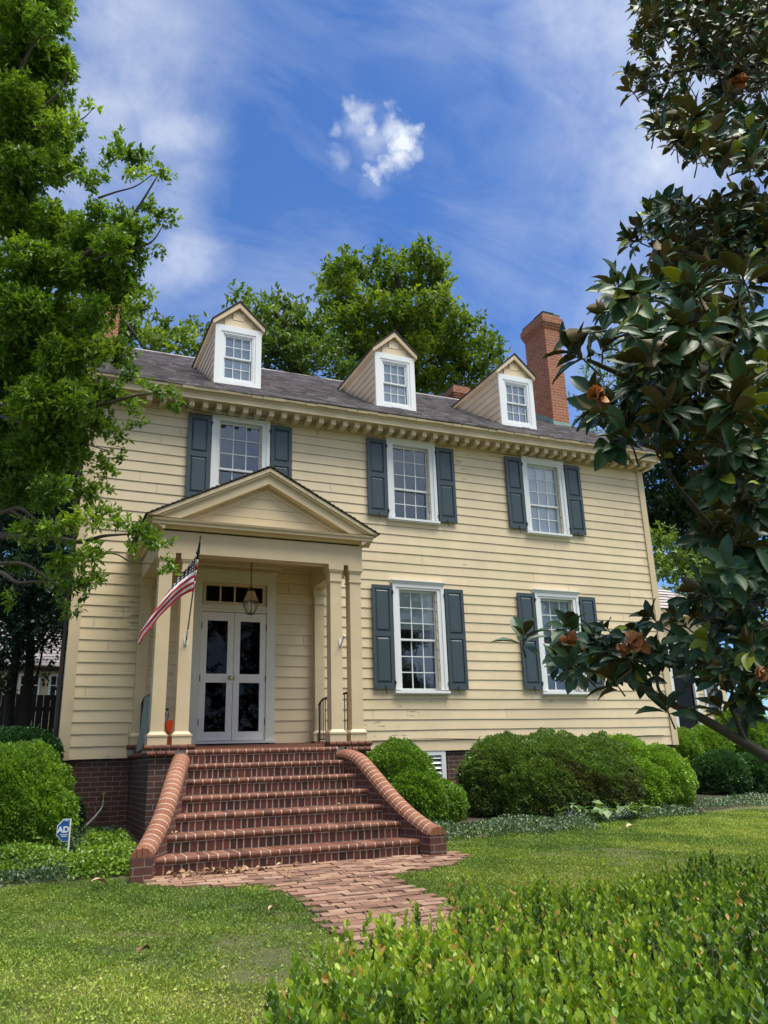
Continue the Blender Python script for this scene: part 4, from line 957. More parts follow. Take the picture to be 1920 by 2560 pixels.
def build_sign():
    b = np.array((-5.64, -2.75, gz(-2.75))); zt = -1.60
    c0 = aty(168, 2090, b[1]); b[0] = c0[0]+.01; zt = aty(170, 2047, b[1])[2]; zb = aty(170, 2104, b[1])[2]
    S = empty('yard_sign', tuple(b), 'small blue octagonal security sign on a white stake by the clipped left bush', 'sign')
    k = MB(); k.tube([(b[0]+.012, b[1]+.012, b[2]-.1), (b[0]+.012, b[1]+.012, zt)], .009, 8); k.build('stake', MT['signwhite'], S)
    H = zt-zb; zm = (zt+zb)/2; q = .29*H*.9
    pts = [(0, zb), (-q*1.0, zb+.0), (-q*2.0, zb+q*1.1), (-q*2.0, zt-q*1.1), (-q*1.0, zt), (0, zt)]
    def face(ang, sgn, nm, y, shrink, mat):
        m = MB(); n = len(pts); P = []
        for yy in (0, .004):
            for a, z in pts:
                a2 = sgn*a*(1-shrink)*-1 if sgn < 0 else a*(1-shrink); z2 = zm+(z-zm)*(1-shrink)
                P.append((b[0]+a2*math.cos(ang)-(yy+y)*math.sin(ang)*0, b[1]-abs(a2)*math.sin(ang)*-1-y+yy, z2))
        m.add(P, [tuple(range(n)), tuple(range(n, 2*n))[::-1]]+[(i, n+i, n+(i+1) % n, (i+1) % n) for i in range(n)]); return m.build(nm, mat, S)
    face(rad(8), 1, 'panel', 0, 0, MT['signwhite']); face(rad(8), 1, 'panel_face', .003, .07, MT['signblue'])
    face(rad(76), -1, 'panel', 0, 0, MT['signwhite'])
    tc = bpy.data.curves.new('lettering', 'FONT'); tc.body = 'AD'; tc.size = H*.36; tc.extrude = .001; tc.offset = .0035; tc.align_x = 'RIGHT'; tc.materials.append(MT['signwhite'])
    to = bpy.data.objects.new('letters', tc); COL.objects.link(to); bpy.context.view_layer.update(); lm = bpy.data.meshes.new_from_object(to.evaluated_get(bpy.context.evaluated_depsgraph_get())); bpy.data.objects.remove(to); lm.name = 'lettering'
    o = bpy.data.objects.new('lettering', lm); COL.objects.link(o); o.parent = S; o.location = Vector((b[0]+.004, b[1]-.0055, zm-.02))-Vector(b); o.rotation_euler = (rad(90), 0, rad(-8))
    m = MB()
    for z, w0, w1 in ((zm-.048, -.085, -.010), (zm-.066, -.07, -.012), (zt-.022, -.05, -.012)):
        x = w0
        while x < w1: m.box(b[0]+x, b[0]+x+.007, b[1]-x*.14-.0075, b[1]-x*.14-.0035, z, z+.009); x += .010
    m.build('small_print', MT['signwhite'], S)
build_sign()
def build_hose():
    m = MB(); m.tube(catmull([(-5.15, -.12, -1.62), (-5.17, -.14, -1.72), (-5.26, -.22, -1.83), (-5.42, -.36, -1.97), (-5.55, -.5, -2.03)], 6), .013, 8)
    o = m.build('garden_hose', MT['hose']); o.data.transform(Matrix.Translation((5.3, .3, 1.9))); o.location = (-5.3, -.3, -1.9); tag(o, 'pale garden hose hanging from the spigot on the brick foundation', 'hose')
build_hose()
# ------------------------------------------------------------------ neighbouring buildings
def build_wing():
    y0, x0, x1, ze = 2.0, 5.64, 9.25, 1.95
    WG = empty('side_wing', (7.5, 4, -2), 'low cream side wing with slate roof and dark storm door behind the magnolia', 'house')
    mb = MB(); ops = [(7.55, 8.35, -1.05, 1.35), (8.55, 9.05, -.3, 1.2)]
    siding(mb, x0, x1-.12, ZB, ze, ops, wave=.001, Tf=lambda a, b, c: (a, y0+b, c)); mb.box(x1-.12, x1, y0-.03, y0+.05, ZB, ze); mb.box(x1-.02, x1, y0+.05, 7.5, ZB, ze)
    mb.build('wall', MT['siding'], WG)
    m = MB(); m.add([(x0, y0+.25, ZB), (x1-.05, y0+.25, ZB), (x1-.05, y0+.25, ze), (x0, y0+.25, ze)], [(0, 1, 2, 3)]); m.build('dark_room', MT['dark'], WG)
    m = MB(); m.box(x0, x1-.02, y0+.02, 7.5, -2.6, ZB); m.build('foundation', MT['brickwall'], WG)
    c = MB(); c.box(x0, x1+.22, y0-.25, y0-.05, ze-.02, ze+.13); c.box(x0, x1+.1, y0-.05, y0+.01, ze-.14, ze); c.build('cornice', MT['trim'], WG)
    r = MB(); A, B, C, D = (x0, y0-.28, ze+.13), (x1+.3, y0-.28, ze+.13), (x0, 4.6, ze+2.0), (x1-1.9, 4.6, ze+2.0); E_ = (x1+.3, 9.0, ze+.13)
    n = 17
    for i in range(n):
        t0, t1 = i/n, (i+1)/n; L = lambda P, Q, t: tuple(np.array(P)+(np.array(Q)-np.array(P))*t)
        a, b_, c_, d = L(A, C, t0), L(B, D, t0), L(B, D, t1), L(A, C, t1); up = np.array((0, -.012, .016))
        x = a[0]
        while x < b_[0]-.02:
            w = min(random.uniform(.18, .30), b_[0]-x); f = lambda P, Q, xx: tuple(np.array(P)+(np.array(Q)-np.array(P))*min(1, max(0, (xx-P[0])/(Q[0]-P[0]))))
            q = [f(a, b_, x+.002), f(a, b_, x+w-.002), f(d, c_, min(x+w-.002, c_[0])), f(d, c_, min(x+.002, c_[0]))]; t = min(1, max(0, random.gauss(.7, .18)))
            r.add([tuple(np.array(q[0])+up), tuple(np.array(q[1])+up), q[2], q[3]], [(0, 1, 2, 3)], t); x += w
    r.add([B, E_, D], [(0, 1, 2)]); r.add([A, B, D, C], [(3, 2, 1, 0)], .2); r.build('roof', MT['slate'], WG)
    m = MB(); frame_ring(m, 7.55, 8.35, ZB, 1.35, .09, y0-.04, y0+.06); m.box(7.64, 8.26, y0-.035, y0+.05, .80, .90); dr = m.build('door', MT['white'], WG)
    p = MB(); p.add([(7.6, y0+.02, ZB), (8.3, y0+.02, ZB), (8.3, y0+.02, 1.3), (7.6, y0+.02, 1.3)], [(0, 1, 2, 3)]); p.build('pane', MT['doorglass'], dr)
    m = MB(); frame_ring(m, 8.55, 9.05, -.3, 1.2, .06, y0-.04, y0+.06); m.box(8.61, 8.99, y0-.03, y0+.03, .42, .47); wd = m.build('window', MT['white'], WG)
    p = MB(); p.add([(8.58, y0+.02, -.28), (9.02, y0+.02, -.28), (9.02, y0+.02, 1.18), (8.58, y0+.02, 1.18)], [(0, 1, 2, 3)]); p.build('pane', MT['glass'], wd)
build_wing()
def build_neighbour():
    c = at(110, 1690, 25); N_ = empty('neighbouring_house', (c[0], c[1]+3, -2), 'neighbouring house with grey slate roof and small paned windows beyond the dark left fence', 'house')
    y = c[1]; e = at(110, 1668, 25)[2]; xa, xb = c[0]-4, c[0]+1.6; zw0, zw1 = at(100, 1737, 25)[2], at(100, 1690, 25)[2]
    w = MB(); siding(w, xa, xb, -2.2, e-.12, [], wave=.001, Tf=lambda a, b, d: (a, y+b, d)); w.box(xa, xb, y+.02, y+7, -2.4, e-.1); w.build('wall', MT['trim'], N_)
    g = MB(); g.tube([(xa-.2, y-.38, e-.02), (xb+.2, y-.38, e-.02)], .06, 8); g.box(xa-.2, xb+.2, y-.32, y, e-.12, e-.06); g.build('gutter', MT['bronze'], N_)
    r = MB()
    for i in range(22):
        x = xa-.2
        while x < xb+.2:
            ww = min(random.uniform(.25, .5), xb+.2-x+.01); t = random.random()*.5; d0, d1 = i*.17, (i+1)*.17+.03
            r.add([(x+.004, y-.35+d0, e+.7*d0+.02), (x+ww-.004, y-.35+d0, e+.7*d0+.02), (x+ww-.004, y-.35+d1, e+.7*d1), (x+.004, y-.35+d1, e+.7*d1)], [(0, 1, 2, 3)], t); x += ww
    r.add([(xa-.2, y-.35, e-.03), (xb+.2, y-.35, e-.03), (xb+.2, y+3.5, e+2.66), (xa-.2, y+3.5, e+2.66), (xb+.2, y+7.2, e), (xa-.2, y+7.2, e)], [(0, 1, 2, 3), (3, 2, 4, 5)], .1); r.build('roof', MT['slate'], N_)
    for pxa, pxb in ((47, 100), (122, 160)):
        a, b = at(pxa, 1710, 25)[0], at(pxb, 1710, 25)[0]; m = MB(); frame_ring(m, a, b, zw0-.25, zw1+.05, .06, y-.06, y); m.box((a+b)/2-.015, (a+b)/2+.015, y-.05, y-.03, zw0-.19, zw1-.01); m.box(a+.06, b-.06, y-.05, y-.03, (zw0+zw1)/2-.03, (zw0+zw1)/2)
        wn = m.build('window', MT['white'], N_); p = MB(); p.box(a+.06, b-.06, y-.04, y-.031, zw0-.2, zw1); p.build('pane', MT['dark'], wn)
    # fence between
    yf = 6.5; f = MB(); a, b = aty(-260, 1740, yf), aty(185, 1740, yf); zt = aty(80, 1737, yf)[2]; x = a[0]; i = 0
    F_ = empty('plank_fence', ((a[0]+b[0])/2, yf, -2.0), 'tall dark plank fence in the shade behind the left bushes', 'fence')
    while x < b[0]:
        f.box(x+.004, x+.136, yf-.012, yf+.012, -2.1, zt+random.uniform(-.012, .012), random.random()); x += .14
    f.build('plank_panel', MT['fence'], F_); p = MB(); p.box(a[0], b[0], yf+.013, yf+.05, zt-.35, zt-.25); p.box(a[0], b[0], yf+.013, yf+.05, -1.7, -1.6); p.build('rail', MT['fence'], F_)
MT['fence'] = plain('dark weathered fence', (.010, .010, .011), .95, var=.4, scale=6, spec=.1)
build_neighbour()
# ------------------------------------------------------------------ trees
LM = {}
LM['oak'] = leafmat('fresh green tree leaves', [(0, (0.045, 0.101, 0.014)), (.5, (0.101, 0.211, 0.020)), (1, (0.236, 0.366, 0.037))], .42, .38)
LM['holly'] = leafmat('dark holly leaves', [(0, (0.009, 0.029, 0.018)), (.6, (0.019, 0.058, 0.034)), (1, (0.039, 0.111, 0.058))], .35, .12)
LM['back'] = leafmat('yellow green pecan leaves', [(0, (0.040, 0.088, 0.009)), (.5, (0.102, 0.183, 0.016)), (1, (0.203, 0.293, 0.029))], .5, .42)
LM['back2'] = leafmat('mid green woodland leaves', [(0, (0.038, 0.079, 0.013)), (.5, (0.086, 0.168, 0.023)), (1, (0.213, 0.318, 0.040))], .5, .35)
LM['box'] = leafmat('boxwood leaves', [(0, (0.054, 0.113, 0.018)), (.5, (0.117, 0.246, 0.027)), (1, (0.270, 0.444, 0.040))], .38, .28)
LM['boxold'] = leafmat('weathered boxwood leaves', [(0, (.030, .040, .016)), (.5, (.060, .078, .026)), (1, (.14, .13, .055))], .45, .2)
LM['yew'] = leafmat('dark boxwood leaves', [(0, (0.015, 0.053, 0.015)), (.6, (0.033, 0.105, 0.024)), (1, (0.075, 0.194, 0.033))], .45, .2)
LM['hedge'] = leafmat('hedge leaves', [(0, (.020, .054, .009)), (.3, (.058, .132, .013)), (.62, (.165, .295, .020)), (.9, (.34, .44, .045)), (.93, (.42, .27, .08)), (1, (.56, .32, .12))], .5, .36)
LM['ivy'] = leafmat('periwinkle ground cover leaves', [(0, (.030, .065, .030)), (.6, (.065, .125, .055)), (1, (.14, .22, .10))], .4, .2)
LM['lime'] = leafmat('lime green ground cover leaves', [(0, (0.066, 0.132, 0.015)), (.6, (0.158, 0.290, 0.026)), (1, (0.290, 0.449, 0.053))], .4, .3)
LM['hosta'] = leafmat('broad leaf plant leaves', [(0, (.05, .10, .025)), (1, (.13, .23, .06))], .45, .25)
LM['grass'] = leafmat('lawn grass blades', [(0, (0.062, 0.129, 0.018)), (.42, (0.162, 0.263, 0.029)), (.75, (0.325, 0.403, 0.061)), (1, (0.515, 0.470, 0.198))], .65, .3)
LM['maglt'] = leafmat('magnolia leaf tops', [(0, (0.026, 0.067, 0.024)), (.6, (0.061, 0.138, 0.054)), (.86, (0.094, 0.186, 0.060)), (.9, (0.198, 0.276, 0.030)), (1, (0.374, 0.444, 0.036))], .42, .18, .45)
LM['maglb'] = leafmat('magnolia leaf undersides', [(0, (.085, .065, .018)), (.6, (.165, .120, .032)), (.86, (.20, .14, .04)), (.9, (.21, .22, .025)), (1, (.36, .38, .03))], .6, .22)
LM['petal'] = leafmat('faded magnolia petals', [(0, (.22, .075, .022)), (.5, (.42, .165, .055)), (1, (.62, .36, .17))], .7, .15)
LM['dry'] = leafmat('dry fallen leaves', [(0, (.12, .05, .022)), (.5, (.30, .17, .085)), (1, (.52, .38, .24))], .7, .1)
def foliage_blobs(blobs, dens, twig_n, ll, lw, spread=.09, T=LEAF, up=.35):
    """blobs: (centre, radii xyz, tone).  Twigs through each volume, a spray of leaves at each one."""
    P, A, Nn, Ln, Wd, Tn = [], [], [], [], [], []
    for c, r, tone in blobs:
        r = np.array(r); n = max(3, int(dens*r[0]*r[1]*r[2]*4.19))
        d = rdir(n); q = RNG.random(n)**(1/2.2)
        tw = np.array(c)+d*r*q[:, None]
        ax = unit(d*.8+rdir(n)*.8+np.array((0, 0, up)))
        tt = np.clip(tone+RNG.normal(0, .13, n), 0, 1)
        k = twig_n
        base = np.repeat(tw, k, 0)+np.repeat(ax, k, 0)*(RNG.random(n*k)*spread*2-spread)[:, None]
        la = unit(np.repeat(ax, k, 0)*.7+rdir(n*k)*.9)
        P.append(base); A.append(la); Nn.append(unit(rdir(n*k)*.7+np.array((0, 0, 1.)))); s = RNG.uniform(.65, 1.25, n*k)
        Ln.append(ll*s); Wd.append(lw*s); Tn.append(np.clip(np.repeat(tt, k)+RNG.normal(0, .12, n*k), 0, 1))
    return scatter(T, *(np.concatenate(z) for z in (P, A, Nn, Ln, Wd, Tn)))
def crown_gaps(blobs, frac=.25):
    return blobs
def limb(mb, pts, r0, r1, n=5, wig=.0):
    P = catmull(pts, n); mb.tube(P, list(np.linspace(r0, r1, len(P))), 7)
def tree(name, label, cat_, base, trunk, limbs, blobs, leaf, bark, dens, twn, ll, lw, spread, group=None, T=LEAF, up=.35):
    t = empty(name, tuple(base), label, cat_, group)
    mb = MB(); limb(mb, trunk[0], trunk[1], trunk[2])
    for p, a, b in limbs: limb(mb, p, a, b)
    mb.build('trunk', MT[bark], t, smooth=True)
    V, F, tn = foliage_blobs(blobs, dens, twn, ll, lw, spread, T, up)
    npmesh('crown', V, F, LM[leaf], tn, t); return t
def pxblobs(lst, jit=.0):
    out = []
    for px, py, r, d, tone in lst:
        k = r*d/FPX; out.append((at(px, py, d), (k, k*1.1, k*.85), tone))
    return out
# big leafy tree on the left, its trunk outside the picture
def left_tree():
    L = []
    edge = [(265, 655, 44, 8.3), (300, 690, 44, 8.3), (255, 740, 40, 8.3), (215, 640, 44, 8.4), (285, 760, 36, 8.2), (330, 600, 40, 8.3), (270, 600, 40, 8.4), (200, 830, 50, 8.3), (110, 840, 60, 8.5), (200, 960, 46, 8.3), (130, 960, 60, 8.4), (150, 1070, 50, 8.3), (40, 30, 60, 9), (110, 60, 40, 9), (150, 75, 22, 9), (60, 140, 70, 9), (130, 165, 55, 9), (175, 175, 20, 9), (40, 250, 70, 9), (120, 255, 50, 9), (165, 235, 22, 9), (70, 330, 75, 8.6), (140, 320, 40, 8.6), (180, 300, 26, 8.4), (225, 272, 20, 8.2), (195, 335, 22, 8.4),
            (300, 355, 26, 8), (325, 395, 34, 8), (280, 395, 24, 8), (365, 395, 22, 8), (400, 430, 22, 8), (425, 440, 16, 8), (345, 440, 26, 8), (255, 430, 22, 8.1), (225, 450, 32, 8.2), (375, 520, 28, 8), (400, 545, 26, 8), (430, 555, 16, 8), (350, 575, 36, 8), (300, 550, 36, 8), (395, 620, 20, 8), (335, 640, 38, 8), (280, 610, 45, 8), (245, 540, 40, 8.2),
            (60, 430, 65, 8.6), (140, 420, 50, 8.6), (190, 410, 25, 8.4), (40, 540, 75, 8.3), (130, 560, 60, 8.3), (200, 600, 50, 8.2), (70, 660, 75, 8.2), (160, 680, 60, 8.1), (240, 690, 45, 8), (310, 700, 40, 8), (355, 725, 22, 8), (375, 745, 14, 8), (330, 770, 24, 8),
            (60, 780, 75, 8.1), (150, 790, 65, 8), (240, 780, 45, 8), (60, 890, 75, 8), (150, 900, 65, 7.9), (230, 880, 55, 7.9), (295, 880, 40, 7.9), (320, 930, 30, 7.9), (350, 950, 20, 7.9),
            (390, 970, 24, 7.8), (430, 980, 22, 7.8), (452, 1005, 14, 7.8), (430, 1020, 12, 7.8), (330, 1010, 26, 7.8), (270, 980, 42, 7.8), (345, 1060, 22, 7.8), (300, 1090, 26, 7.8), (250, 1060, 42, 7.8), (180, 1010, 60, 7.8), (90, 1010, 70, 7.8), (300, 1140, 20, 7.7), (260, 1170, 34, 7.7), (180, 1120, 55, 7.7), (90, 1130, 70, 7.7), (275, 1215, 18, 7.7), (220, 1230, 40, 7.7),
            (130, 1230, 50, 7.6), (50, 1230, 55, 7.6), (250, 1290, 34, 7.5), (300, 1310, 30, 7.4), (340, 1330, 34, 7.3), (380, 1345, 32, 7.3), (410, 1362, 22, 7.2), (330, 1375, 22, 7.3), (415, 1400, 17, 7.2), (425, 1422, 9, 7.2), (402, 1428, 13, 7.2), (195, 1300, 40, 7.5), (120, 1330, 36, 7.5), (60, 1330, 36, 7.5),
            (220, 1390, 40, 7.4), (160, 1400, 40, 7.4), (240, 1440, 24, 7.4), (255, 1455, 14, 7.4), (190, 1460, 36, 7.4), (120, 1450, 30, 7.4), (215, 1485, 8, 7.3), (160, 1510, 24, 7.4), (185, 1530, 14, 7.4), (40, 1420, 26, 7.4), (30, 1500, 26, 7.4)]
    for px, py, r, d in edge:
        L.append((px, py, r*.93, d+random.uniform(-.5, .5), .42+random.gauss(0, .2)))
    for _ in range(70):      # interior, further back
        py = random.uniform(-80, 1250); px = random.uniform(-160, 150 if py < 500 else 210); L.append((px, py, random.uniform(45, 75), random.uniform(8.6, 11), .35+random.gauss(0, .15)))
    for _ in range(24): L.append((random.uniform(-300, -60), random.uniform(-150, 1300), random.uniform(70, 110), random.uniform(7.5, 10.5), .4))
    B = pxblobs(L); r = at(-420, 1900, 9.0); base = np.array((r[0], r[1], gz(r[1])))
    tp = at(-300, -100, 9.6); mid = at(-380, 900, 9.2)
    tr = ([base-np.array((0, 0, .2)), (base+mid)/2+np.array((.05, 0, 0)), mid, tp], .24, .07)
    lim = []
    for pts, a, b in (([(-390, 1500, 9), (-100, 1370, 8.2), (0, 1340, 7.9), (90, 1352, 7.7), (135, 1345, 7.6), (200, 1355, 7.5), (260, 1340, 7.4), (330, 1335, 7.3)], .05, .010),
                      ([(200, 1350, 7.5), (240, 1380, 7.4), (290, 1385, 7.4), (330, 1405, 7.3), (385, 1410, 7.2)], .012, .004),
                      ([(-380, 1300, 9), (-60, 1275, 8), (0, 1282, 7.8), (50, 1270, 7.7), (100, 1310, 7.6)], .035, .012), ([(28, 1276, 7.7), (60, 1295, 7.7), (110, 1310, 7.6), (170, 1290, 7.6), (200, 1270, 7.6)], .018, .005),
                      ([(-390, 1560, 9), (-60, 1400, 7.9), (0, 1408, 7.6), (60, 1410, 7.5), (110, 1440, 7.4), (150, 1470, 7.4)], .030, .006), ([(-60, 1420, 7.8), (0, 1430, 7.5), (40, 1455, 7.4), (75, 1455, 7.4), (110, 1455, 7.4), (130, 1480, 7.3)], .025, .005),
                      ([(-370, 900, 9.2), (0, 760, 8.6), (150, 680, 8.2), (260, 600, 8), (330, 540, 8), (400, 430, 8)], .05, .006), ([(245, 495, 8), (290, 480, 8), (340, 465, 8), (390, 430, 8)], .012, .004), ([(150, 690, 8.2), (260, 640, 8), (370, 610, 8), (410, 560, 8)], .02, .004),
                      ([(-370, 950, 9.2), (0, 1010, 8.2), (140, 1040, 7.9), (260, 1010, 7.8), (360, 985, 7.8), (440, 985, 7.8)], .04, .005), ([(0, 1040, 8.1), (150, 1090, 7.8), (280, 1130, 7.7)], .02, .004),
                      ([(-340, 500, 9.4), (-60, 380, 9), (60, 300, 8.8), (140, 240, 8.8), (170, 180, 8.8)], .05, .006), ([(40, 320, 8.8), (130, 320, 8.5), (200, 300, 8.3), (235, 270, 8.2)], .015, .003), ([(-60, 500, 9.2), (40, 200, 9), (100, 90, 9), (150, 60, 9)], .03, .004)):
        lim.append(([at(*q) for q in pts], a, b))
    tree('leafy_tree', 'large leafy green tree reaching in from the left across the house corner', 'tree', base, tr, lim, B, 'oak', 'bark', 3600, 9, .064, .030, .07, up=.2)
left_tree()
def holly():
    L = [(20, 1600, 60, 12.0, .2), (70, 1560, 60, 12.1, .2), (120, 1560, 45, 12.0, .2), (60, 1450, 70, 12.2, .2), (110, 1480, 55, 12.2, .2), (-30, 1700, 60, 12, .2), (30, 1560, 60, 12.5, .3), (90, 1590, 50, 12.3, .35), (140, 1600, 36, 12.3, .3), (40, 1640, 55, 12.5, .35), (60, 1480, 80, 12.8, .3), (0, 1400, 90, 12.8, .3), (120, 1520, 55, 12.6, .25), (100, 1690, 26, 12.4, .4), (130, 1650, 22, 12.4, .35), (15, 1300, 90, 13, .3), (-60, 1500, 90, 12.5, .3), (-60, 1650, 70, 12.5, .3), (10, 1720, 30, 12.6, .3), (110, 1420, 60, 12.8, .3), (140, 1720, 14, 12.3, .4),
         (120, 1380, 70, 15, .4), (150, 1480, 50, 15, .4), (90, 1540, 60, 15, .35), (150, 1200, 80, 15, .4), (60, 1180, 110, 13.5, .3), (100, 1050, 110, 13.5, .3), (40, 900, 120, 14, .3), (-40, 1050, 120, 14, .3), (150, 1290, 50, 13.2, .3)]
    b = at(60, 1890, 12.6); base = np.array((b[0], b[1], gz(b[1])))
    tr = ([base, at(65, 1760, 12.6), at(75, 1640, 12.6), at(80, 1400, 12.8)], .10, .05)
    lim = [([base+np.array((-.25, .1, 0)), at(25, 1750, 12.6), at(40, 1600, 12.6), at(0, 1400, 12.8)], .10, .04), ([at(68, 1740, 12.6), at(95, 1680, 12.5), at(110, 1600, 12.4)], .03, .012), ([at(70, 1660, 12.6), at(100, 1610, 12.4), at(140, 1580, 12.3)], .03, .01)]
    tree('holly_tree', 'dark multi stemmed evergreen tree in the shade at the left end of the house', 'tree', base, tr, lim, pxblobs(L), 'holly', 'barkdark', 520, 8, .075, .038, .08)
holly()
def back_trees():
    def T_(name, label, d, base_px, blobs, limbs, leaf, dens, ll=.24, lw=.11, bark='barkdark', r0=.22, spread=.22, n=8):
        b = at(*base_px, d); base = np.array((b[0], b[1], -2.0)); B = []
        for q in blobs:
            px, py, r = q[:3]; dd = d+(q[3] if len(q) > 3 else random.uniform(-1.5, 1.5)); B.append((px, py, r, dd, .45+random.gauss(0, .2)))
        tp = at(*limbs[0][-1][:2], d)
        tree(name, label, 'tree', base, ([base]+[at(*q[:2], d) for q in limbs[0]], r0, .08), [([at(*q[:2], d) for q in l], .085, .02) for l in limbs[1:]], pxblobs(B), leaf, bark, dens, n, ll, lw, spread, 'trees behind the house')
    # tall pale green tree above the roof ridge
    bl = [(950, 640, 26), (975, 665, 30), (1010, 650, 30), (1055, 640, 34), (1085, 660, 34), (1100, 700, 32), (1115, 740, 28), (1060, 700, 40), (1010, 710, 40), (960, 720, 36), (880, 650, 30), (850, 670, 34), (825, 690, 30), (900, 690, 40), (850, 720, 40), (800, 725, 22), (815, 745, 26), (870, 770, 44), (920, 760, 44), (980, 780, 46), (1040, 770, 46), (1090, 790, 44), (1130, 790, 26), (1160, 785, 20), (1190, 800, 24), (1150, 830, 40), (1200, 850, 36), (1230, 870, 28), (1255, 890, 18), (1080, 850, 50), (1130, 890, 50), (1190, 910, 44), (1240, 930, 30), (1010, 860, 46), (950, 850, 44), (880, 840, 40), (1040, 930, 50), (1100, 960, 50), (1170, 980, 45), (980, 930, 40), (820, 800, 26), (1230, 990, 40), (900, 920, 40), (1060, 1010, 40)]
    T_('tall_tree', 'tall yellow green tree rising behind the middle dormer', 27, (980, 1700), [(a, b, c*1.10) for a, b, c in bl]+[(860, 800, 44), (920, 820, 44), (980, 880, 50), (820, 860, 44), (1000, 800, 50), (1060, 800, 46), (900, 880, 50), (1040, 870, 50)], [[(975, 1100), (985, 900), (1000, 760), (990, 680)], [(980, 940), (930, 850), (880, 760), (860, 690)], [(985, 900), (1040, 800), (1080, 700)], [(990, 930), (1080, 850), (1180, 840)], [(915, 850), (870, 810), (840, 800)]], 'back', 85, .20, .09)
    bl = [(590, 735, 20), (620, 750, 26), (575, 750, 16), (650, 765, 26), (690, 755, 28), (720, 770, 28), (755, 770, 22), (680, 800, 40), (740, 820, 44), (790, 830, 40), (640, 810, 40), (600, 790, 30), (700, 860, 50), (780, 880, 50), (830, 880, 40), (660, 890, 45), (850, 930, 40), (740, 930, 50)]
    T_('spreading_tree', 'mid green spreading tree behind the roof between the left and middle dormers', 24, (720, 1700), bl, [[(720, 1100), (730, 950), (720, 850), (690, 780)], [(725, 930), (790, 870), (820, 850)], [(720, 900), (650, 830), (610, 770)]], 'back2', 125, .19, .08)
    bl = [(90, 1400, 60), (150, 1340, 60), (120, 1250, 75), (50, 1300, 80), (170, 1440, 50), (100, 1500, 60), (30, 1480, 70), (130, 1540, 50), (40, 1150, 80), (310, 790, 40), (350, 830, 40), (410, 820, 30), (450, 825, 26), (490, 815, 24), (520, 825, 20), (390, 860, 40), (460, 860, 40), (330, 720, 30), (300, 750, 40), (370, 770, 26), (280, 840, 50), (520, 870, 36), (240, 760, 50), (220, 860, 60)]
    T_('low_tree', 'lower green tree behind the left end of the roof beside the brick chimney', 23, (380, 1700), bl, [[(380, 1100), (390, 950), (380, 850)], [(385, 900), (450, 850)], [(385, 900), (310, 800)]], 'back2', 125, .19, .08)
    bl = [(1510, 890, 26), (1540, 860, 26), (1480, 930, 30), (1530, 950, 40), (1570, 920, 40), (1460, 1000, 34), (1520, 1030, 40), (1580, 1000, 40), (1445, 1060, 24), (1600, 880, 40), (1620, 1000, 50), (1550, 1080, 40), (1610, 820, 30), (1480, 1090, 30), (1700, 930, 60), (1780, 880, 60), (1850, 950, 70), (1700, 800, 50)]
    T_('feathery_tree', 'pale feathery tree beyond the right chimney seen through the magnolia', 26, (1560, 1700), bl, [[(1560, 1300), (1570, 1100), (1550, 950), (1545, 880)], [(1560, 1100), (1620, 950), (1640, 850)], [(1565, 1100), (1700, 950), (1800, 900)]], 'back2', 55, .19, .055)
    bl = [(1640, 1090, 50), (1600, 1240, 40), (1680, 1180, 55), (1640, 1290, 50), (1680, 1280, 60), (1740, 1260, 60), (1660, 1040, 55), (1760, 1100, 60), (1850, 1230, 70), (1610, 1180, 40), (1650, 1120, 45), (1720, 1130, 50), (1640, 1240, 45), (1700, 1230, 50), (1620, 1320, 40), (1660, 1330, 50), (1730, 1320, 50), (1780, 1220, 60), (1850, 1150, 70), (1800, 1330, 60), (1880, 1280, 70), (1650, 1400, 40), (1720, 1410, 50), (1790, 1420, 50), (1860, 1420, 60), (1910, 1380, 60), (1700, 1050, 50), (1800, 1050, 60), (1900, 1050, 70)]
    T_('shady_tree', 'dark drooping tree in the shade beyond the right corner of the house', 27, (1760, 1800), bl, [[(1750, 1500), (1730, 1350), (1700, 1200), (1720, 1100)], [(1735, 1350), (1800, 1200), (1850, 1100)], [(1730, 1400), (1660, 1300), (1630, 1200)]], 'holly2', 90, .19, .085)
    bl = [(1640, 1400, 40), (1690, 1380, 46), (1740, 1390, 46), (1650, 1350, 40), (1650, 1440, 36), (1700, 1450, 40), (1760, 1440, 44), (1660, 1500, 40), (1720, 1510, 46), (1790, 1490, 46), (1840, 1460, 44), (1850, 1530, 50), (1640, 1550, 30), (1760, 1560, 50), (1900, 1500, 50), (1880, 1600, 50), (1910, 1700, 50), (1870, 1750, 40), (1840, 1660, 40)]
    T_('bright_tree', 'bright green bushy tree behind the low side wing', 22, (1760, 1800), bl, [[(1760, 1700), (1750, 1600), (1740, 1480)], [(1755, 1600), (1820, 1500)], [(1760, 1700), (1880, 1600)]], 'back2', 110, .16, .07, r0=.15, spread=.16)
LM['holly2'] = leafmat('shaded woodland leaves', [(0, (.012, .035, .012)), (.6, (.028, .070, .022)), (1, (.06, .13, .04))], .5, .3)
back_trees()
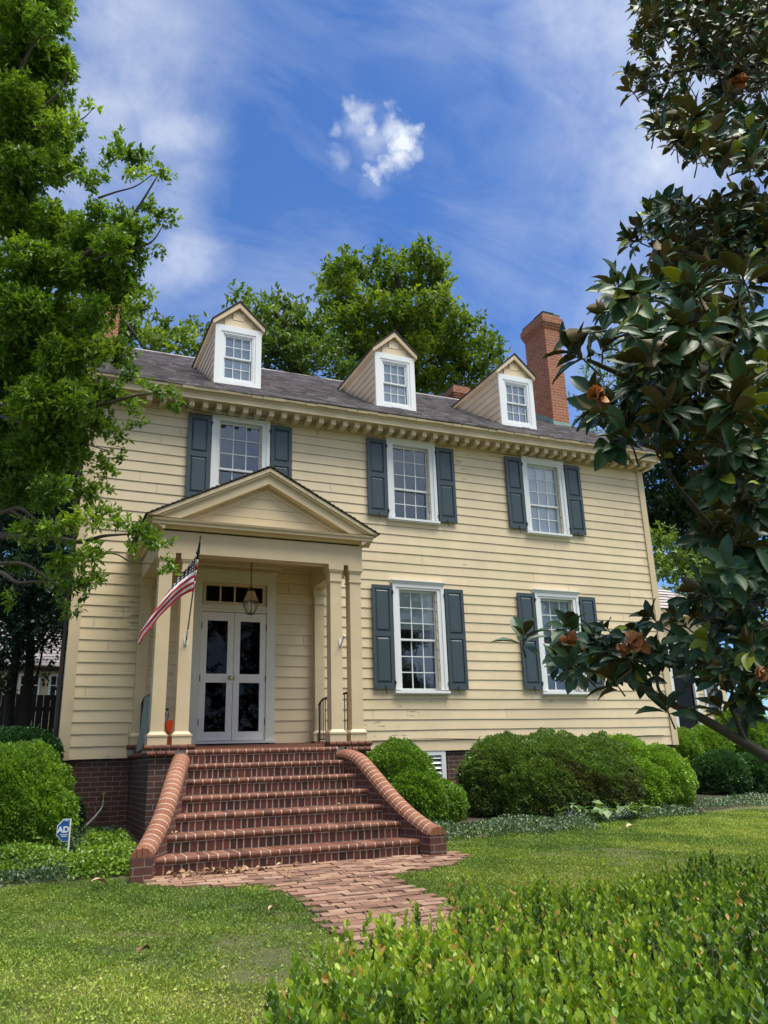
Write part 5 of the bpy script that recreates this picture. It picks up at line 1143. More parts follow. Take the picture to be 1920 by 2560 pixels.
def street_trees():
    for x, y, h, lab in ((-4, -27, 11, 'round street tree across the road facing the porch'), (4, -25, 12.5, 'tall street tree across the road facing the middle windows'), (11.5, -26, 10, 'broad street tree across the road facing the right windows'), (19, -27, 13, 'street tree at the far end of the row across the road')):
        B = []
        for _ in range(26):
            a, q = random.uniform(0, 6.28), random.uniform(.2, 3.3); zz = random.uniform(.25, 1)*h-2.5; k = random.uniform(.6, 1.1)
            B.append((np.array((x+q*math.cos(a), y+q*math.sin(a), zz)), (k, k, k*.8), .4))
        b = np.array((x, y, gz(y)))
        tree('street_tree', lab, 'tree', b, ([b, b+np.array((.1, 0, h*.45)), b+np.array((-.1, .1, h*.85))], .22, .06), [([b+np.array((0, 0, h*.3)), b+np.array((1.2, .3, h*.5)), b+np.array((2.2, .2, h*.65))], .09, .02), ([b+np.array((0, 0, h*.35)), b+np.array((-1.2, .3, h*.55)), b+np.array((-2.0, .5, h*.75))], .09, .02)], B, 'holly2', 'barkdark', 26, 8, .24, .11, .25, 'street trees facing the house')
street_trees()
# ------------------------------------------------------------------ magnolia close by on the right
def mag_template():
    V, F, MI = [], [], []
    rows = [(0, .0), (.10, .10), (.32, .40), (.58, .49), (.82, .32), (1.0, .0)]
    for side in (0, 1):
        o = len(V)
        for t, w in rows:
            zc = .05*math.sin(t*3.0)-.10*t*t
            for s in (-1, -.5, 0, .5, 1):
                z = zc+.16*abs(s*w)-.012*abs(s)*math.sin(t*15+s*2) - side*.010
                V.append((s*w, t, z))
        for r in range(len(rows)-1):
            for k in range(4):
                q = (o+r*5+k, o+r*5+k+1, o+(r+1)*5+k+1, o+(r+1)*5+k); F.append(q if side == 0 else q[::-1]); MI.append(side)
    return np.array(V, float), np.array(F), np.array(MI)
def magnolia():
    T3 = mag_template(); T = (T3[0], T3[1]); R = []
    def zone(pts, n, d0, d1, size):    # rosettes scattered in pixel discs at real depths
        w = np.array([p[2]**2 for p in pts], float); w /= w.sum()
        for k in RNG.choice(len(pts), n, p=w):
            px, py, r = pts[k][:3]; a = RNG.random()*2*math.pi; q = math.sqrt(RNG.random())*r
            R.append((at(px+q*math.cos(a), py+q*math.sin(a), RNG.uniform(d0, d1)), size))
    def fixed(lst, size=.19):
        for px, py, d in lst: R.append((at(px, py, d), size))
    top = [(1620, 20, 40), (1680, 40, 70), (1600, 100, 34), (1660, 120, 60), (1760, 80, 90), (1860, 80, 90), (1575, 180, 22), (1600, 200, 36), (1545, 190, 14), (1680, 200, 60), (1770, 200, 80), (1620, 250, 24), (1660, 265, 26), (1870, 200, 80), (1700, 270, 30), (1820, 130, 90), (1900, 20, 60), (1740, 10, 60), (1870, 30, 90), (1880, 140, 90)]
    zone(top, 360, 7.5, 10.5, .16)
    zone([(1650, 325, 24), (1700, 320, 40), (1760, 320, 60), (1730, 360, 40), (1800, 355, 46), (1870, 330, 70), (1690, 360, 26), (1870, 390, 36), (1910, 390, 40)], 85, 5.2, 7.5, .165)
    zone([(1700, 515, 30), (1660, 515, 28), (1630, 560, 36), (1600, 580, 22), (1580, 595, 14), (1700, 570, 55), (1780, 540, 70), (1860, 540, 75), (1650, 620, 32), (1720, 640, 55), (1800, 640, 70), (1890, 620, 60), (1660, 670, 36), (1860, 550, 44), (1905, 545, 40)], 190, 5.6, 8.5, .16)
    zone([(1560, 740, 44), (1620, 740, 50), (1530, 770, 28), (1520, 830, 24), (1580, 820, 50), (1650, 820, 70), (1740, 780, 80), (1840, 760, 90), (1600, 900, 55), (1680, 900, 70), (1780, 880, 90), (1880, 880, 80), (1540, 880, 36)], 95, 3.9, 5.8, .185)
    zone([(1440, 960, 20), (1470, 1000, 34), (1500, 1050, 40), (1550, 1000, 44), (1600, 1000, 50), (1690, 1000, 60), (1790, 1000, 70), (1880, 1020, 70), (1560, 1090, 40), (1610, 1110, 40), (1500, 1110, 20)], 48, 3.9, 5.4, .18)
    zone([(1820, 1130, 60), (1880, 1130, 60), (1860, 1220, 70), (1790, 1190, 40), (1880, 1320, 60), (1810, 1270, 40), (1840, 1400, 60), (1900, 1420, 50), (1780, 1330, 30)], 66, 4.2, 6.2, .18)
    zone([(1790, 1430, 40), (1740, 1480, 30), (1720, 1500, 26), (1810, 1480, 44), (1870, 1500, 60), (1760, 1530, 44), (1700, 1540, 26), (1830, 1560, 50), (1900, 1580, 40)], 58, 5.0, 6.8, .16)
    zone([(1860, 1660, 50), (1900, 1720, 50), (1830, 1690, 40), (1790, 1650, 36), (1760, 1620, 30), (1890, 1800, 40)], 34, 4.8, 6.2, .17)
    zone([(1330, 1590, 18), (1370, 1580, 30), (1420, 1590, 36), (1400, 1640, 40), (1450, 1650, 40), (1490, 1620, 30), (1440, 1690, 20)], 15, 4.8, 5.6, .165)
    zone([(1560, 1640, 40), (1600, 1620, 44), (1640, 1600, 40), (1600, 1680, 40), (1680, 1620, 36), (1540, 1690, 24)], 15, 4.9, 5.7, .17)
    fixed([(1535, 1700, 5.0), (1665, 1765, 5.0), (1310, 1590, 5.1), (1630, 1545, 5.1), (1725, 1600, 5.0), (1520, 1575, 5.3), (1440, 880, 4.0), (1462, 835, 4.0), (1565, 1090, 4.2), (1845, 1190, 4.4), (1750, 1680, 5.1), (1800, 1770, 5.2)])
    zone([(2010, 100, 110), (2130, 250, 120), (2000, 330, 80), (2060, 600, 120), (2180, 800, 130), (2020, 850, 100), (2100, 1050, 120), (2020, 1250, 110), (2180, 1400, 130), (2040, 1550, 110), (2120, 1750, 110)], 330, 5.8, 8.2, .165)
    P, A, Nn, Ln, Wd, Tn = [], [], [], [], [], []; stems = MB()
    for c, size in R:
        out = unit(np.array((-.55, -.35, .35))+RNG.normal(0, .45, 3)); n = RNG.integers(7, 11); a0 = RNG.random()*6.28; yg = RNG.random() < .10
        s1 = unit(np.cross(out, (.1, .2, .97))); s2 = np.cross(out, s1); tone = RNG.random()*.6
        for i in range(n):
            a = a0+i*2.4; sp = .35+.75*(i/n)+RNG.normal(0, .12); rd_ = s1*math.cos(a)+s2*math.sin(a)
            d = unit(out*math.cos(sp)+rd_*math.sin(sp)+np.array((0, 0, -.28-.35*RNG.random())))
            P.append(c+d*.012-out*.07*(i/n)); A.append(d); nn = unit(out*.9-rd_*.35+np.array((0, 0, .35))+RNG.normal(0, .22, 3)); Nn.append(nn)
            l = size*RNG.uniform(.72, 1.12); Ln.append(l); Wd.append(l*RNG.uniform(.40, .50)*.95); Tn.append(RNG.uniform(.88, 1.0) if (yg and i < 3) or RNG.random() < .03 else min(.85, max(0, tone+RNG.normal(0, .15))))
        b = c-out*RNG.uniform(.08, .16)+np.array((.05, .03, .0)); stems.tube([c, (c+b)/2+RNG.normal(0, .008, 3), b], [.004, .005, .006], 5)
    P, A, Nn, Ln, Wd, Tn = (np.array(z) for z in (P, A, Nn, Ln, Wd, Tn))
    V, F, tn = scatter(T, P, A, Nn, Ln, Wd, Tn)
    g = at(2330, 2250, 6.2); base = np.array((g[0], g[1], gz(g[1])))
    M_ = empty('magnolia_tree', tuple(base), 'glossy dark leaved magnolia with faded brown flowers leaning in from the right', 'tree')
    npmesh('crown', V, F, [LM['maglt'], LM['maglb']], tn, M_, np.tile(T3[2], len(P)), smooth=True)
    tk = MB(); limb(tk, [base-np.array((0, 0, .2)), at(2320, 1700, 6.2), at(2260, 900, 6.6), at(2150, 200, 7.5), at(2050, -300, 8.5)], .16, .06)
    for pts, a, b in (([(2330, 2150, 6.1), (2050, 1960, 5.8), (1925, 1895, 5.6), (1850, 1850, 5.5), (1745, 1790, 5.4), (1670, 1755, 5.3), (1610, 1720, 5.2), (1550, 1695, 5.1)], .055, .013), ([(1860, 1850, 5.5), (1830, 1775, 5.4), (1820, 1760, 5.4), (1770, 1745, 5.3)], .02, .008), ([(1820, 1765, 5.4), (1830, 1720, 5.4), (1800, 1650, 5.4)], .014, .006),
                      ([(1690, 1760, 5.3), (1650, 1730, 5.2), (1640, 1690, 5.2), (1620, 1640, 5.2), (1560, 1620, 5.2), (1440, 1640, 5.2), (1360, 1600, 5.2)], .012, .005), ([(2330, 2050, 6.2), (2000, 1820, 5.9), (1860, 1745, 5.6), (1800, 1720, 5.5)], .02, .006),
                      ([(2280, 1300, 6.4), (2000, 1130, 5.2), (1850, 1050, 4.9), (1720, 1010, 4.7), (1620, 960, 4.5), (1540, 930, 4.3), (1470, 900, 4.1)], .05, .010), ([(1720, 1010, 4.7), (1700, 1070, 4.7), (1650, 1080, 4.6), (1600, 1050, 4.5)], .014, .005),
                      ([(2300, 1500, 6.3), (2000, 1420, 5.8), (1880, 1390, 5.5), (1800, 1340, 5.2), (1730, 1260, 5.0), (1690, 1210, 4.8), (1640, 1130, 4.6)], .04, .007), ([(2300, 1700, 6.3), (2000, 1560, 6), (1900, 1565, 5.8), (1780, 1555, 5.6), (1700, 1530, 5.5)], .03, .006),
                      ([(2240, 800, 6.8), (2000, 700, 6.4), (1850, 640, 6.4), (1720, 590, 6.6), (1620, 580, 6.8)], .05, .008), ([(2200, 500, 7), (1980, 430, 6.4), (1850, 390, 6.2), (1720, 380, 6.2), (1680, 340, 6.2)], .04, .007), ([(2150, 250, 7.6), (1950, 200, 8.3), (1780, 170, 8.8), (1640, 190, 9), (1560, 195, 9)], .05, .008), ([(2100, 0, 8), (1900, 30, 8.5), (1700, 60, 8.8)], .05, .01)):
        limb(tk, [at(*q) for q in pts], a, b)
    tk.build('trunk', MT['magbark'], M_, smooth=True); stems.build('twigs', MT['magbark'], M_)
    for px, py, d, n, sz in ((1425, 1600, 4.68, 7, .10), (1590, 1595, 4.72, 8, .13), (1492, 992, 3.72, 7, .105), (1840, 205, 5.9, 6, .13), (1905, 1680, 4.7, 5, .08), (1562, 1622, 4.7, 5, .10)):
        c = at(px, py, d); f = []; ax = unit(np.array((-.5, -.5, -.35))+RNG.normal(0, .3, 3))
        n *= 2; pa = unit(ax+RNG.normal(0, .45, (n, 3))); pos = np.repeat(c[None], n, 0)-pa*.03+RNG.normal(0, .014, (n, 3))
        V, F, tn = scatter(T, pos, pa, rdir(n), np.full(n, sz)*RNG.uniform(.7, 1.1, n), np.full(n, sz*.52), np.clip(RNG.normal(.45, .22, n), 0, 1))
        npmesh('faded_flower', V, F, LM['petal'], tn, M_, smooth=True)
MT['magbark'] = plain('olive grey magnolia bark', (.07, .062, .045), .85, var=.35, scale=18)
magnolia()
# ------------------------------------------------------------------ shrubs, hedge and ground plants
def lump(c, r, lobes, n, ll, lw, tonef, seed=0):
    """leaves over the outside of a clipped, lumpy bush; returns scatter arrays"""
    d = rdir(n*2); d = d[d[:, 2] > -.80][:n]; n = len(d)
    k = np.zeros(n)
    for ld, amp, sharp in lobes: k = np.maximum(k, amp*np.exp(-(1-d@ld)*sharp))
    q_ = d*np.array(r)/.55+seed
    bump_ = .055*np.sin(q_[:, 0]*7.1+2*np.sin(q_[:, 1]*5))*np.sin(q_[:, 1]*6.3+q_[:, 2]*4)+.035*np.sin(q_[:, 0]*17+q_[:, 2]*13)*np.sin(q_[:, 1]*15+q_[:, 2]*9)
    rr_ = (.88+k+bump_)*(1-.20*RNG.random(n)**2.6)
    hz = np.linalg.norm(d[:, :2], axis=1, keepdims=True)+1e-6; dl = d.copy(); lo = d[:, 2] < 0; dl[lo, :2] = (d[:, :2]/hz*hz**.35)[lo]
    p = np.array(c)+dl*np.array(r)*rr_[:, None]
    nz = d/np.array(r); nz = unit(nz)
    ax = unit(nz*.8+rdir(n)*.75+np.array((0, 0, .35))); s = RNG.uniform(.7, 1.25, n)
    cl = np.sin(p[:, 0]*9+seed)*np.sin(p[:, 1]*8+2*seed)*np.sin(p[:, 2]*10+seed)
    return p, ax, unit(rdir(n)+nz*.6), ll*s, lw*s, np.clip(tonef(p, d)+.12*cl+RNG.normal(0, .17, n), 0, 1)
def bush(label, parts, leaf, ll=.036, lw=.024, dens=8500, tone=.5, group='clipped boxwoods along the house', name='boxwood_bush', stems=None):
    S = []; mb = MB(); base = None
    for i, (c, r) in enumerate(parts):
        c = np.array(c, float); r = np.array(r, float)
        if base is None: base = np.array((c[0], c[1], gz(c[1])))
        lobes = [(unit(RNG.normal(0, 1, 3)), RNG.uniform(.06, .17), RNG.uniform(8, 26)) for _ in range(22)]+[(unit(RNG.normal(0, 1, 3)), RNG.uniform(.05, .15), RNG.uniform(60, 260)) for _ in range(130)]
        area = 4*math.pi*((r[0]*r[1])**1.6/3+(r[0]*r[2])**1.6/3+(r[1]*r[2])**1.6/3)**(1/1.6)
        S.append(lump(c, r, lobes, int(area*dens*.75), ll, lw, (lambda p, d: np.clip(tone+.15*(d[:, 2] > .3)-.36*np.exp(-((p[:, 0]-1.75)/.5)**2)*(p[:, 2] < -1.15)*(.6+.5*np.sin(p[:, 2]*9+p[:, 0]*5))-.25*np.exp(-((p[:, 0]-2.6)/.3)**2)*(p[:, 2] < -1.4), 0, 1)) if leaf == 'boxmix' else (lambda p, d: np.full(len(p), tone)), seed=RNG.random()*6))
        prof = [(.72*math.sin(t), -.72*math.cos(t)) for t in np.linspace(.5, math.pi, 9)]; o = len(mb.v); mb.lathe([(max(.001, a), b) for a, b in prof], (0, 0, 0), 14); mb.v[o:] = [(c[0]+v[0]*r[0], c[1]+v[1]*r[1], c[2]+v[2]*r[2]) for v in mb.v[o:]]
    for i in range(14):
        c, r = parts[i % len(parts)]; a = random.uniform(0, 6.28); q = random.uniform(.05, .3)
        mb.tube([(c[0]+q*.4*math.cos(a), c[1]+q*.4*math.sin(a), gz(c[1])-.05), (c[0]+r[0]*.7*math.cos(a), c[1]+r[1]*.7*math.sin(a), c[2])], [.014, .006], 5)
    t = empty(name, tuple(base), label, 'bush', group)
    P_ = np.concatenate([q[0] for q in S]); C_ = np.mean([np.array(c) for c, r in parts], 0); ns = 46*len(parts); q = P_[RNG.integers(0, len(P_), ns)]; q = q[q[:, 2] > gz(base[1])+.25]; ns = len(q)
    ax = unit(unit(q-C_)*.8+np.array((0, 0, .6))+RNG.normal(0, .3, (ns, 3))); k_ = 9; tt = np.tile(np.linspace(0, 1, k_), ns); A_ = np.repeat(ax, k_, 0)
    S.append((np.repeat(q, k_, 0)+A_*(tt*np.repeat(RNG.uniform(.04, .12, ns), k_))[:, None], unit(rdir(ns*k_)*.8+A_), rdir(ns*k_), np.full(ns*k_, ll*.95), np.full(ns*k_, lw*.9), np.clip(tone+.25+RNG.normal(0, .12, ns*k_), 0, 1)))
    mb.build('branches', MT['twigcore'], t)
    V, F, tn = scatter(PAD, *(np.concatenate(z) for z in zip(*S))); npmesh('foliage', V, F, LM[leaf], tn, t)
MT['deadtwig'] = plain('grey dead twigs', (.24, .20, .16), .9)
MT['twigcore'] = plain('inner twigs of bush', (.016, .017, .009), 1.0, var=.5, scale=20, spec=0)
def shrubs():
    bush('rounded green boxwood at the foot of the stair beside the vent', [((-1.0, -1.15, -1.52), (.60, .58, .64)), ((-.48, -1.25, -1.84), (.52, .52, .36)), ((-.92, -1.45, -1.74), (.58, .5, .46))], 'box', tone=.45)
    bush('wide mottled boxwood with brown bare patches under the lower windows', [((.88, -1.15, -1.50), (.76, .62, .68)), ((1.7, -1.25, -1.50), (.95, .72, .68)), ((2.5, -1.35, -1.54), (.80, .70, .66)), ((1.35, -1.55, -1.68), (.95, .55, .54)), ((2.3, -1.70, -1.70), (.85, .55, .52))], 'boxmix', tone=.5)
    bush('bright green boxwood at the right house corner', [((3.25, -1.05, -1.48), (.72, .62, .62)), ((3.7, -1.45, -1.62), (.66, .6, .58)), ((3.2, -1.6, -1.72), (.56, .5, .46))], 'box', tone=.68)
    bush('dark clipped shrub below the side wing', [((6.6, -.1, -1.63), (.62, .5, .46)), ((7.35, -.1, -1.68), (.5, .5, .42))], 'yew', tone=.5)
    bush('loose boxwood behind the dark shrub beside the wing', [((7.3, .9, -1.25), (.75, .6, .62)), ((6.4, .8, -1.25), (.5, .5, .56)), ((8.2, .7, -1.05), (.8, .6, .85))], 'box', tone=.5)
    bush('large round sunlit boxwood left of the stairs by the sign', [((-6.42, -1.55, -1.55), (.80, .72, .72)), ((-6.05, -1.75, -1.72), (.45, .45, .42))], 'box', tone=.66, dens=11000)
    bush('darker clipped boxwood behind the round left bush', [((-6.35, -.40, -1.10), (.63, .5, .52)), ((-6.5, -.35, -1.5), (.7, .5, .6))], 'yew', tone=.45)
    bush('small dark shrub against the left brick foundation', [((-5.62, -.55, -1.80), (.20, .22, .32))], 'yew', tone=.2)
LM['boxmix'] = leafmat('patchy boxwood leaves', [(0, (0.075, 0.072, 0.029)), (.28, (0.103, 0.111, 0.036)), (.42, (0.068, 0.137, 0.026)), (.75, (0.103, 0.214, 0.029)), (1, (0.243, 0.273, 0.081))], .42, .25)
shrubs()
def hedge():
    poly = np.array([(-6.0, -10.95), (-5.76, -10.42), (-5.46, -10.02), (-5.1, -9.76), (-4.70, -9.58), (-4.25, -9.16), (-3.5, -8.98), (-3.0, -8.92), (-2.2, -8.92), (-1.2, -9.1), (-1.2, -11.2), (-3.6, -12.3), (-5.2, -12.0)])
    def inside(x, y):
        c = np.zeros(len(x), bool); n = len(poly)
        for i in range(n):
            x1, y1 = poly[i]; x2, y2 = poly[(i+1) % n]
            c ^= ((y1 > y) != (y2 > y)) & (x < (x2-x1)*(y-y1)/(y2-y1+1e-12)+x1)
        return c
    def edged(x, y):
        d = np.full(len(x), 9.); n = len(poly)
        for i in range(n):
            a, b = poly[i], poly[(i+1) % n]; ab = b-a; t = np.clip(((x-a[0])*ab[0]+(y-a[1])*ab[1])/(ab@ab), 0, 1)
            d = np.minimum(d, np.hypot(x-a[0]-t*ab[0], y-a[1]-t*ab[1]))
        return d
    n0 = 15500; x = RNG.uniform(-6.05, -1.2, n0); y = RNG.uniform(-12.3, -8.9, n0); k = inside(x, y); x, y = x[k], y[k]
    d = edged(x, y); sh = np.sqrt(np.clip(1-(1-np.clip(d/.28, 0, 1))**2, 0, 1))
    hgt = lambda x, y: .045*np.sin(x*5.1+1)*np.sin(y*4.3)+.05*np.sin(x*11+y*7)*np.sin(y*9-x*4)+.02*np.sin(x*2.2-y*1.9)
    ztop = -1.83-.02*(y+10)+hgt(x, y); zb = gzn(y)
    z = zb+.12+(ztop-zb-.12)*sh+RNG.normal(-.014, .042, len(x))-.13*(RNG.random(len(x)) < .28)
    m = d < .25; xs, ys = x[m], y[m]; zs = zb[m]+.10+(z[m]-zb[m]-.1)*RNG.random(m.sum())
    x, y, z = np.concatenate((x, xs)), np.concatenate((y, ys)), np.concatenate((z, zs))
    patch = np.clip(.42+.42*np.sin(x*2.3+.6)*np.sin(y*2.9+1.0)+.28*np.sin(x*6.3)*np.cos(y*5.2), 0, 1)
    gs = lambda cx, cy, r: np.exp(-((x-cx)**2+(y-cy)**2)/(r*r))
    yel = 1.2*gs(-4.32, -9.5, .17)+.3*gs(-5.0, -10.2, .4)+.55*gs(-4.75, -9.95, .16)+.35*gs(-5.35, -10.5, .25)+.35*gs(-4.3, -10.6, .3)+.5*gs(-3.5, -10.1, .18)
    pale = np.clip(gs(-4.9, -10.2, .5)+gs(-4.35, -9.7, .4), 0, 1)
    n = len(x); kk = 14; ax0 = unit(np.stack((RNG.normal(0, .24, n), RNG.normal(0, .24, n), np.ones(n)), 1)); ln = RNG.uniform(.06, .14, n)
    base = np.stack((x, y, z), 1)-ax0*ln[:, None]*.7
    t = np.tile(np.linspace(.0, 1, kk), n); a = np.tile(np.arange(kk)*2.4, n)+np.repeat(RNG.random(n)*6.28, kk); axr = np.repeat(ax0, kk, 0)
    s1 = unit(np.cross(axr, np.array((.2, 1, .1)))); s2 = np.cross(axr, s1); rd_ = s1*np.cos(a)[:, None]+s2*np.sin(a)[:, None]
    up = (.75+1.1*t)[:, None]; la = unit(rd_*.8+axr*up+RNG.normal(0, .14, (n*kk, 3))); pos = np.repeat(base, kk, 0)+axr*(t*np.repeat(ln, kk))[:, None]
    nn = unit(axr*.5-rd_*.8+RNG.normal(0, .2, (n*kk, 3))); sz = RNG.uniform(.75, 1.2, n*kk)*(.0275-.0075*t)
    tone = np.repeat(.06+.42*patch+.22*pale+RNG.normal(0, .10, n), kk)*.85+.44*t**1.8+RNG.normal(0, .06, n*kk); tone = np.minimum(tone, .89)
    br = RNG.random(n*kk) < np.repeat(.0008+.20*yel, kk); tone[br] = RNG.uniform(.92, 1, br.sum())
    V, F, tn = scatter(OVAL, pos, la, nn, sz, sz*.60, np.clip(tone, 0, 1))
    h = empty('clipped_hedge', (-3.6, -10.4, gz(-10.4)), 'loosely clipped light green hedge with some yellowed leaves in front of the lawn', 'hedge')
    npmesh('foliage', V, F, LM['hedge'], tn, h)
    mb = MB(); c = poly.mean(0); ins = [tuple(c+(p-c)*(1-.22/max(.3, np.linalg.norm(p-c)))) for p in poly]; mb.prism(ins, -2.7, -2.05, axis='z')
    q = RNG.random((900, 2))
    for i in range(700):
        j = RNG.integers(0, n); b = np.array((x[j], y[j], z[j])); mb.tube([(b[0]+random.uniform(-.1, .1), b[1]+random.uniform(-.1, .1), gz(b[1])), tuple(b-np.array((0, 0, .05)))], [.006, .003], 4)
    mb.build('branches', MT['twigcore'], h); tw = MB()
    for i in range(170):
        j = RNG.integers(0, n); b = np.array((x[j], y[j], z[j])) if i < 80 else np.array((-4.1+RNG.normal(0, .16), -10.25+RNG.normal(0, .16), -1.83)); d_ = np.array((random.gauss(0, .35), random.gauss(0, .35), 1.)); tw.tube([b-d_*.12, b+d_*random.uniform(.0, .035)], [.0022, .001], 4)
    tag(tw.build('bare_twigs', MT['deadtwig'], h), kind='stuff')
hedge()
def ground_plants():
    # lawn
    n = 620000; y = -4.0-RNG.random(n)**1.0*6.2; x = RNG.uniform(-8.2, 3.5, n)
    n2 = 170000; x2 = RNG.uniform(-2.2, 6.5, n2); y2 = RNG.uniform(-4.6, -2.0, n2); k2 = y2 < -2.05-.12*(x2-1)*(x2 > 1); x, y = np.concatenate((x, x2[k2])), np.concatenate((y, y2[k2]))
    r = (np.stack((x, y, gzn(y)), 1)-CAM); dd = r@CF; px = 960+FPX*(r@CR)/dd; py = 1280-FPX*(r@CU)/dd
    ok = (dd > .5) & (px > -120) & (px < 2040) & (py < 2700) & ~in_path(x+RNG.normal(0, .05, len(x)), y+RNG.normal(0, .05, len(x))) & ~((x > -5.3) & (x < -1.75) & (y > -4.35)) & ~((x < -4.9) & (y > -3.6))
    edge = np.minimum(1, .25+np.abs(np.sin(x*3.1+np.sin(y*2)*2))*1.2)
    bare = (np.sin(x*1.9+.7)*np.sin(y*2.3+x*.6)+.5*np.sin(x*5.3+y*3.1))
    ok &= RNG.random(len(x)) > np.clip((bare-.75)*1.5, 0, .42)
    x, y = x[ok], y[ok]; n = len(x)
    big = .5+.13*np.sin(x*1.1+y*.7+1)+.13*np.sin(x*.5-y*1.3)+.14*np.sin(x*3.7+y*2.9)+.12*np.sin(x*9.1+y*2)*np.sin(y*8.3)
    tone = np.clip(big*.75+RNG.normal(0, .17, n)+.14*(bare[ok] > .55), 0, 1)
    pos = np.stack((x, y, gzn(y)-.004), 1); ax = unit(np.stack((RNG.normal(0, .75, n), RNG.normal(0, .75, n), np.full(n, .75)), 1))
    clover = RNG.random(n) < .22
    ln = np.where(clover, RNG.uniform(.012, .026, n), RNG.uniform(.022, .058, n)); wd = np.where(clover, ln*.75, .0058)
    tuft = .55+.75*np.clip(.5+.6*np.sin(x*7.3+np.sin(y*5)*1.5)*np.sin(y*8.1+x*2), 0, 1)+.5*(RNG.random(n) < .04); ln = ln*tuft
    pos[clover, 2] += RNG.uniform(.008, .03, clover.sum()); ax[clover] = unit(ax[clover]*np.array((1, 1, .25)))
    V, F, tn = scatter(PAD, pos, ax, rdir(n), ln, wd, tone)
    tag(npmesh('grass', V, F, LM['grass'], tn), kind='stuff')
    # low ground cover beside the stairs and under the bushes
    def cover(name, leaf, boxes, n, hmin, hmax, ll):
        P = []
        for (xa, xb, ya, yb, w) in boxes:
            m = int(n*w); xx = RNG.uniform(xa, xb, m); yy = RNG.uniform(ya, yb, m); e = np.minimum(np.minimum(xx-xa, xb-xx), np.minimum(yy-ya, yb-yy)); kk = RNG.random(m) < np.clip(e/.18+.15, 0, 1)
            xx, yy = xx[kk], yy[kk]; hh = (hmin+(hmax-hmin)*(.5+.5*np.sin(xx*4.3)*np.sin(yy*5.1)))*RNG.random(len(xx))**.5*np.clip(e[kk]/.2+.3, 0, 1); P.append(np.stack((xx, yy, gzn(yy)+hh), 1))
        P = np.concatenate(P); m = len(P); s = RNG.uniform(.7, 1.3, m)
        V, F, tn = scatter(LEAF, P, unit(rdir(m)+np.array((0, 0, .15))), unit(rdir(m)*.6+np.array((0, 0, 1.))), ll*s, ll*.6*s, np.clip(RNG.normal(.45, .2, m)+.15*np.sin(P[:, 0]*7)*np.sin(P[:, 1]*6), 0, 1))
        tag(npmesh(name, V, F, LM[leaf], tn), kind='stuff')
    cover('periwinkle_ground_cover', 'ivy', [(-1.85, 1.2, -3.35, -1.9, .35), (.6, 3.6, -2.75, -1.8, .3), (3.3, 7.8, -2.2, -.9, .35)], 26000, .03, .12, .038)
    cover('lime_ground_cover', 'lime', [(-5.75, -5.0, -3.9, -2.6, .35), (-6.9, -5.6, -3.5, -2.4, .25), (-5.6, -4.9, -2.9, -1.3, .2)], 15000, .06, .24, .045)
    cover('ivy_ground_cover', 'ivy', [(-8, -5.7, -3.9, -2.3, .6), (-5.9, -4.9, -2.2, -.4, .4)], 14000, .03, .15, .045)
    # two broad leaved plants
    for i, (cx, cy, n, s, lab) in enumerate(((1.25, -2.35, 16, .17, 'low broad leaved plant in front of the mottled boxwood'), (1.95, -2.55, 34, .19, 'larger spreading broad leaved plant in front of the mottled boxwood'))):
        t = empty('broad_leaf_plant', (cx, cy, gz(cy)), lab, 'plant', 'broad leaved plants'); a = RNG.random(n)*6.28; q = RNG.random(n)*(.25 if i == 0 else .5)
        pos = np.stack((cx+q*np.cos(a)*1.4, cy+q*np.sin(a)*.6, gz(cy)+.14+.10*RNG.random(n)), 1); ax = unit(np.stack((np.cos(a), np.sin(a), RNG.normal(-.1, .25, n)), 1))
        V, F, tn = scatter(LEAF, pos, ax, np.tile((0, 0, 1.), (n, 1))+RNG.normal(0, .25, (n, 3)), np.full(n, s)*RNG.uniform(.6, 1.1, n), np.full(n, s*.72), RNG.random(n)); npmesh('foliage', V, F, LM['hosta'], tn, t, smooth=True)
        mb = MB()
        for p in pos: mb.tube([(cx+random.uniform(-.1, .1), cy, gz(cy)-.01), tuple(p)], .003, 4)
        mb.build('stems', MT['hose'], t)
ground_plants()
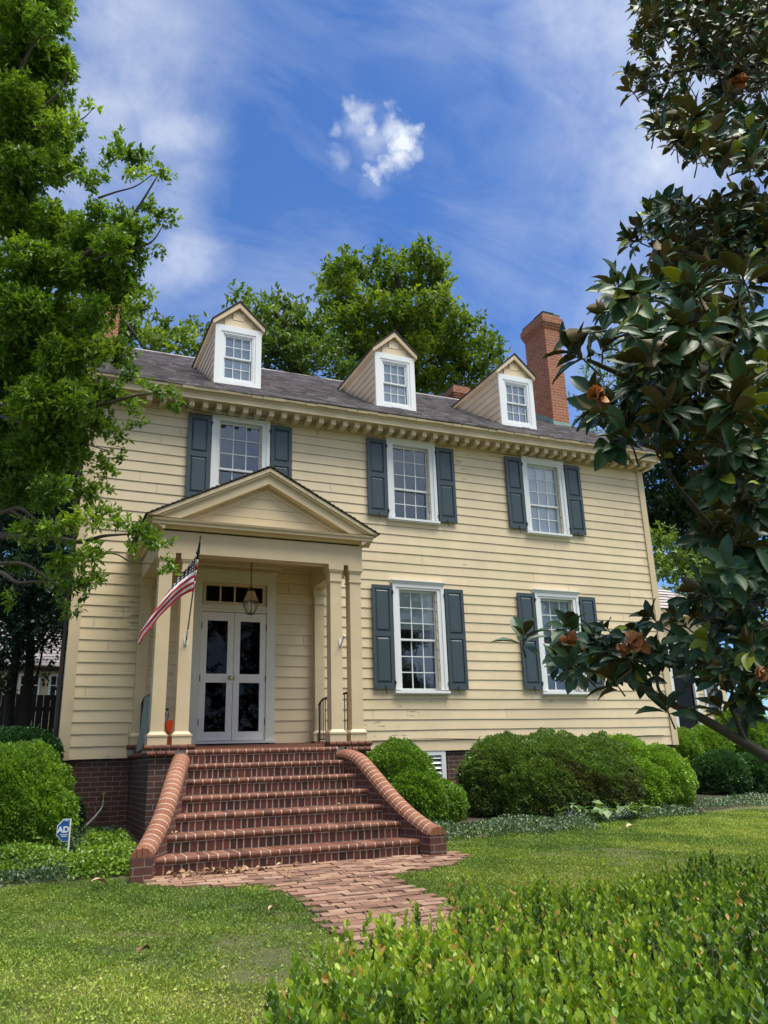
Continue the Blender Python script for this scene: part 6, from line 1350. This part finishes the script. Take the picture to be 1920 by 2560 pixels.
def fallen_leaves():
    T3 = mag_template(); T = (T3[0], T3[1]); protos = []
    def leaf(x, y, l, tone, zoff=.012, label=None, group=None, curl=1.6):
        V, F, tn = scatter(T, np.zeros((1, 3))-np.array((0, .5*l, 0)), np.array([(0, 1., 0)]), np.array([(0, 0, 1.)]), np.array([l]), np.array([l*.5]), np.array([tone])); V = V*np.array((1, 1, curl))
        V[:, 2] -= V[:, 2].min()
        o = npmesh('fallen_leaf', V, F, LM['dry'], tn, smooth=True); o.location = (x, y, gz(y)+zoff); o.rotation_euler = (random.uniform(-.25, .25), random.uniform(-.3, .3), random.uniform(0, 6.28)); return tag(o, label, 'leaf', group)
    leaf(-5.52, -4.45, .17, .95, .05, 'large pale tan leaf lying on the lawn near the foot of the stairs'); leaf(-5.44, -6.9, .13, .08, .05, 'glossy dark brown leaf lying alone on the near lawn'); leaf(-4.35, -6.05, .11, .9, .04, 'pale curled leaf on the grass beside the brick path')
    leaf(-2.72, -5.15, .15, .55, .04, 'orange brown leaf at the right edge of the brick path'); leaf(-1.0, -3.55, .10, .5, .05, 'small rusty leaf on the grass right of the stairs'); leaf(1.3, -3.55, .14, .9, .05, 'pale leaf on the lawn in front of the broad leaved plants')
    base = [leaf(-4.7, -4.5, l, t, .02, 'dry leaf in the litter at the foot of the brick stairs', 'dry leaves at the foot of the stairs') for l, t in ((.10, .2), (.12, .55), (.09, .85))]
    spots = []
    for _ in range(58): spots.append((random.triangular(-5.0, -3.3, -4.6), -4.18-abs(random.gauss(0, .10)), random.uniform(.01, .06)))
    for i, (x, y, z) in enumerate(spots):
        o = base[i % 3] if i < 3 else base[i % 3].copy()
        if i >= 3: COL.objects.link(o)
        s = random.uniform(.5, 1.05); o.location = (x, y, gz(y)+z); o.scale = (s, s, s); o.rotation_euler = (random.uniform(-.7, .7), random.uniform(-.7, .7), random.uniform(0, 6.28))
    for i in range(42):
        x, y = random.uniform(-3.9, -2.9), random.uniform(-8, -4.4); o = base[i % 3].copy(); COL.objects.link(o); s = random.uniform(.3, .75); o.scale = (s, s, s*.8); o.location = (x, y, gz(y)+.03); o.rotation_euler = (random.uniform(-.4, .4), random.uniform(-.4, .4), random.uniform(0, 6.28)); tag(o, 'small dry leaf scattered on the brick path', 'leaf', 'dry leaves on the path')
    for k, x in ((5, -4.85), (5, -4.75), (5, -4.7), (4, -4.55), (3, -4.45), (5, -3.0), (4, -2.75), (4, -3.9), (2, -2.7), (1, -2.75)):
        y = Y0-TR*k+.16; o = base[k % 3].copy(); COL.objects.link(o); s = random.uniform(.35, .6); o.scale = (s, s, s); o.location = (x, y, Z0-RI*k+.012); o.rotation_euler = (random.uniform(-.3, .3), random.uniform(-.3, .3), random.uniform(0, 6.28)); tag(o, 'small dry leaf lying on a stair tread', 'leaf', 'dry leaves on the stair treads')
fallen_leaves()
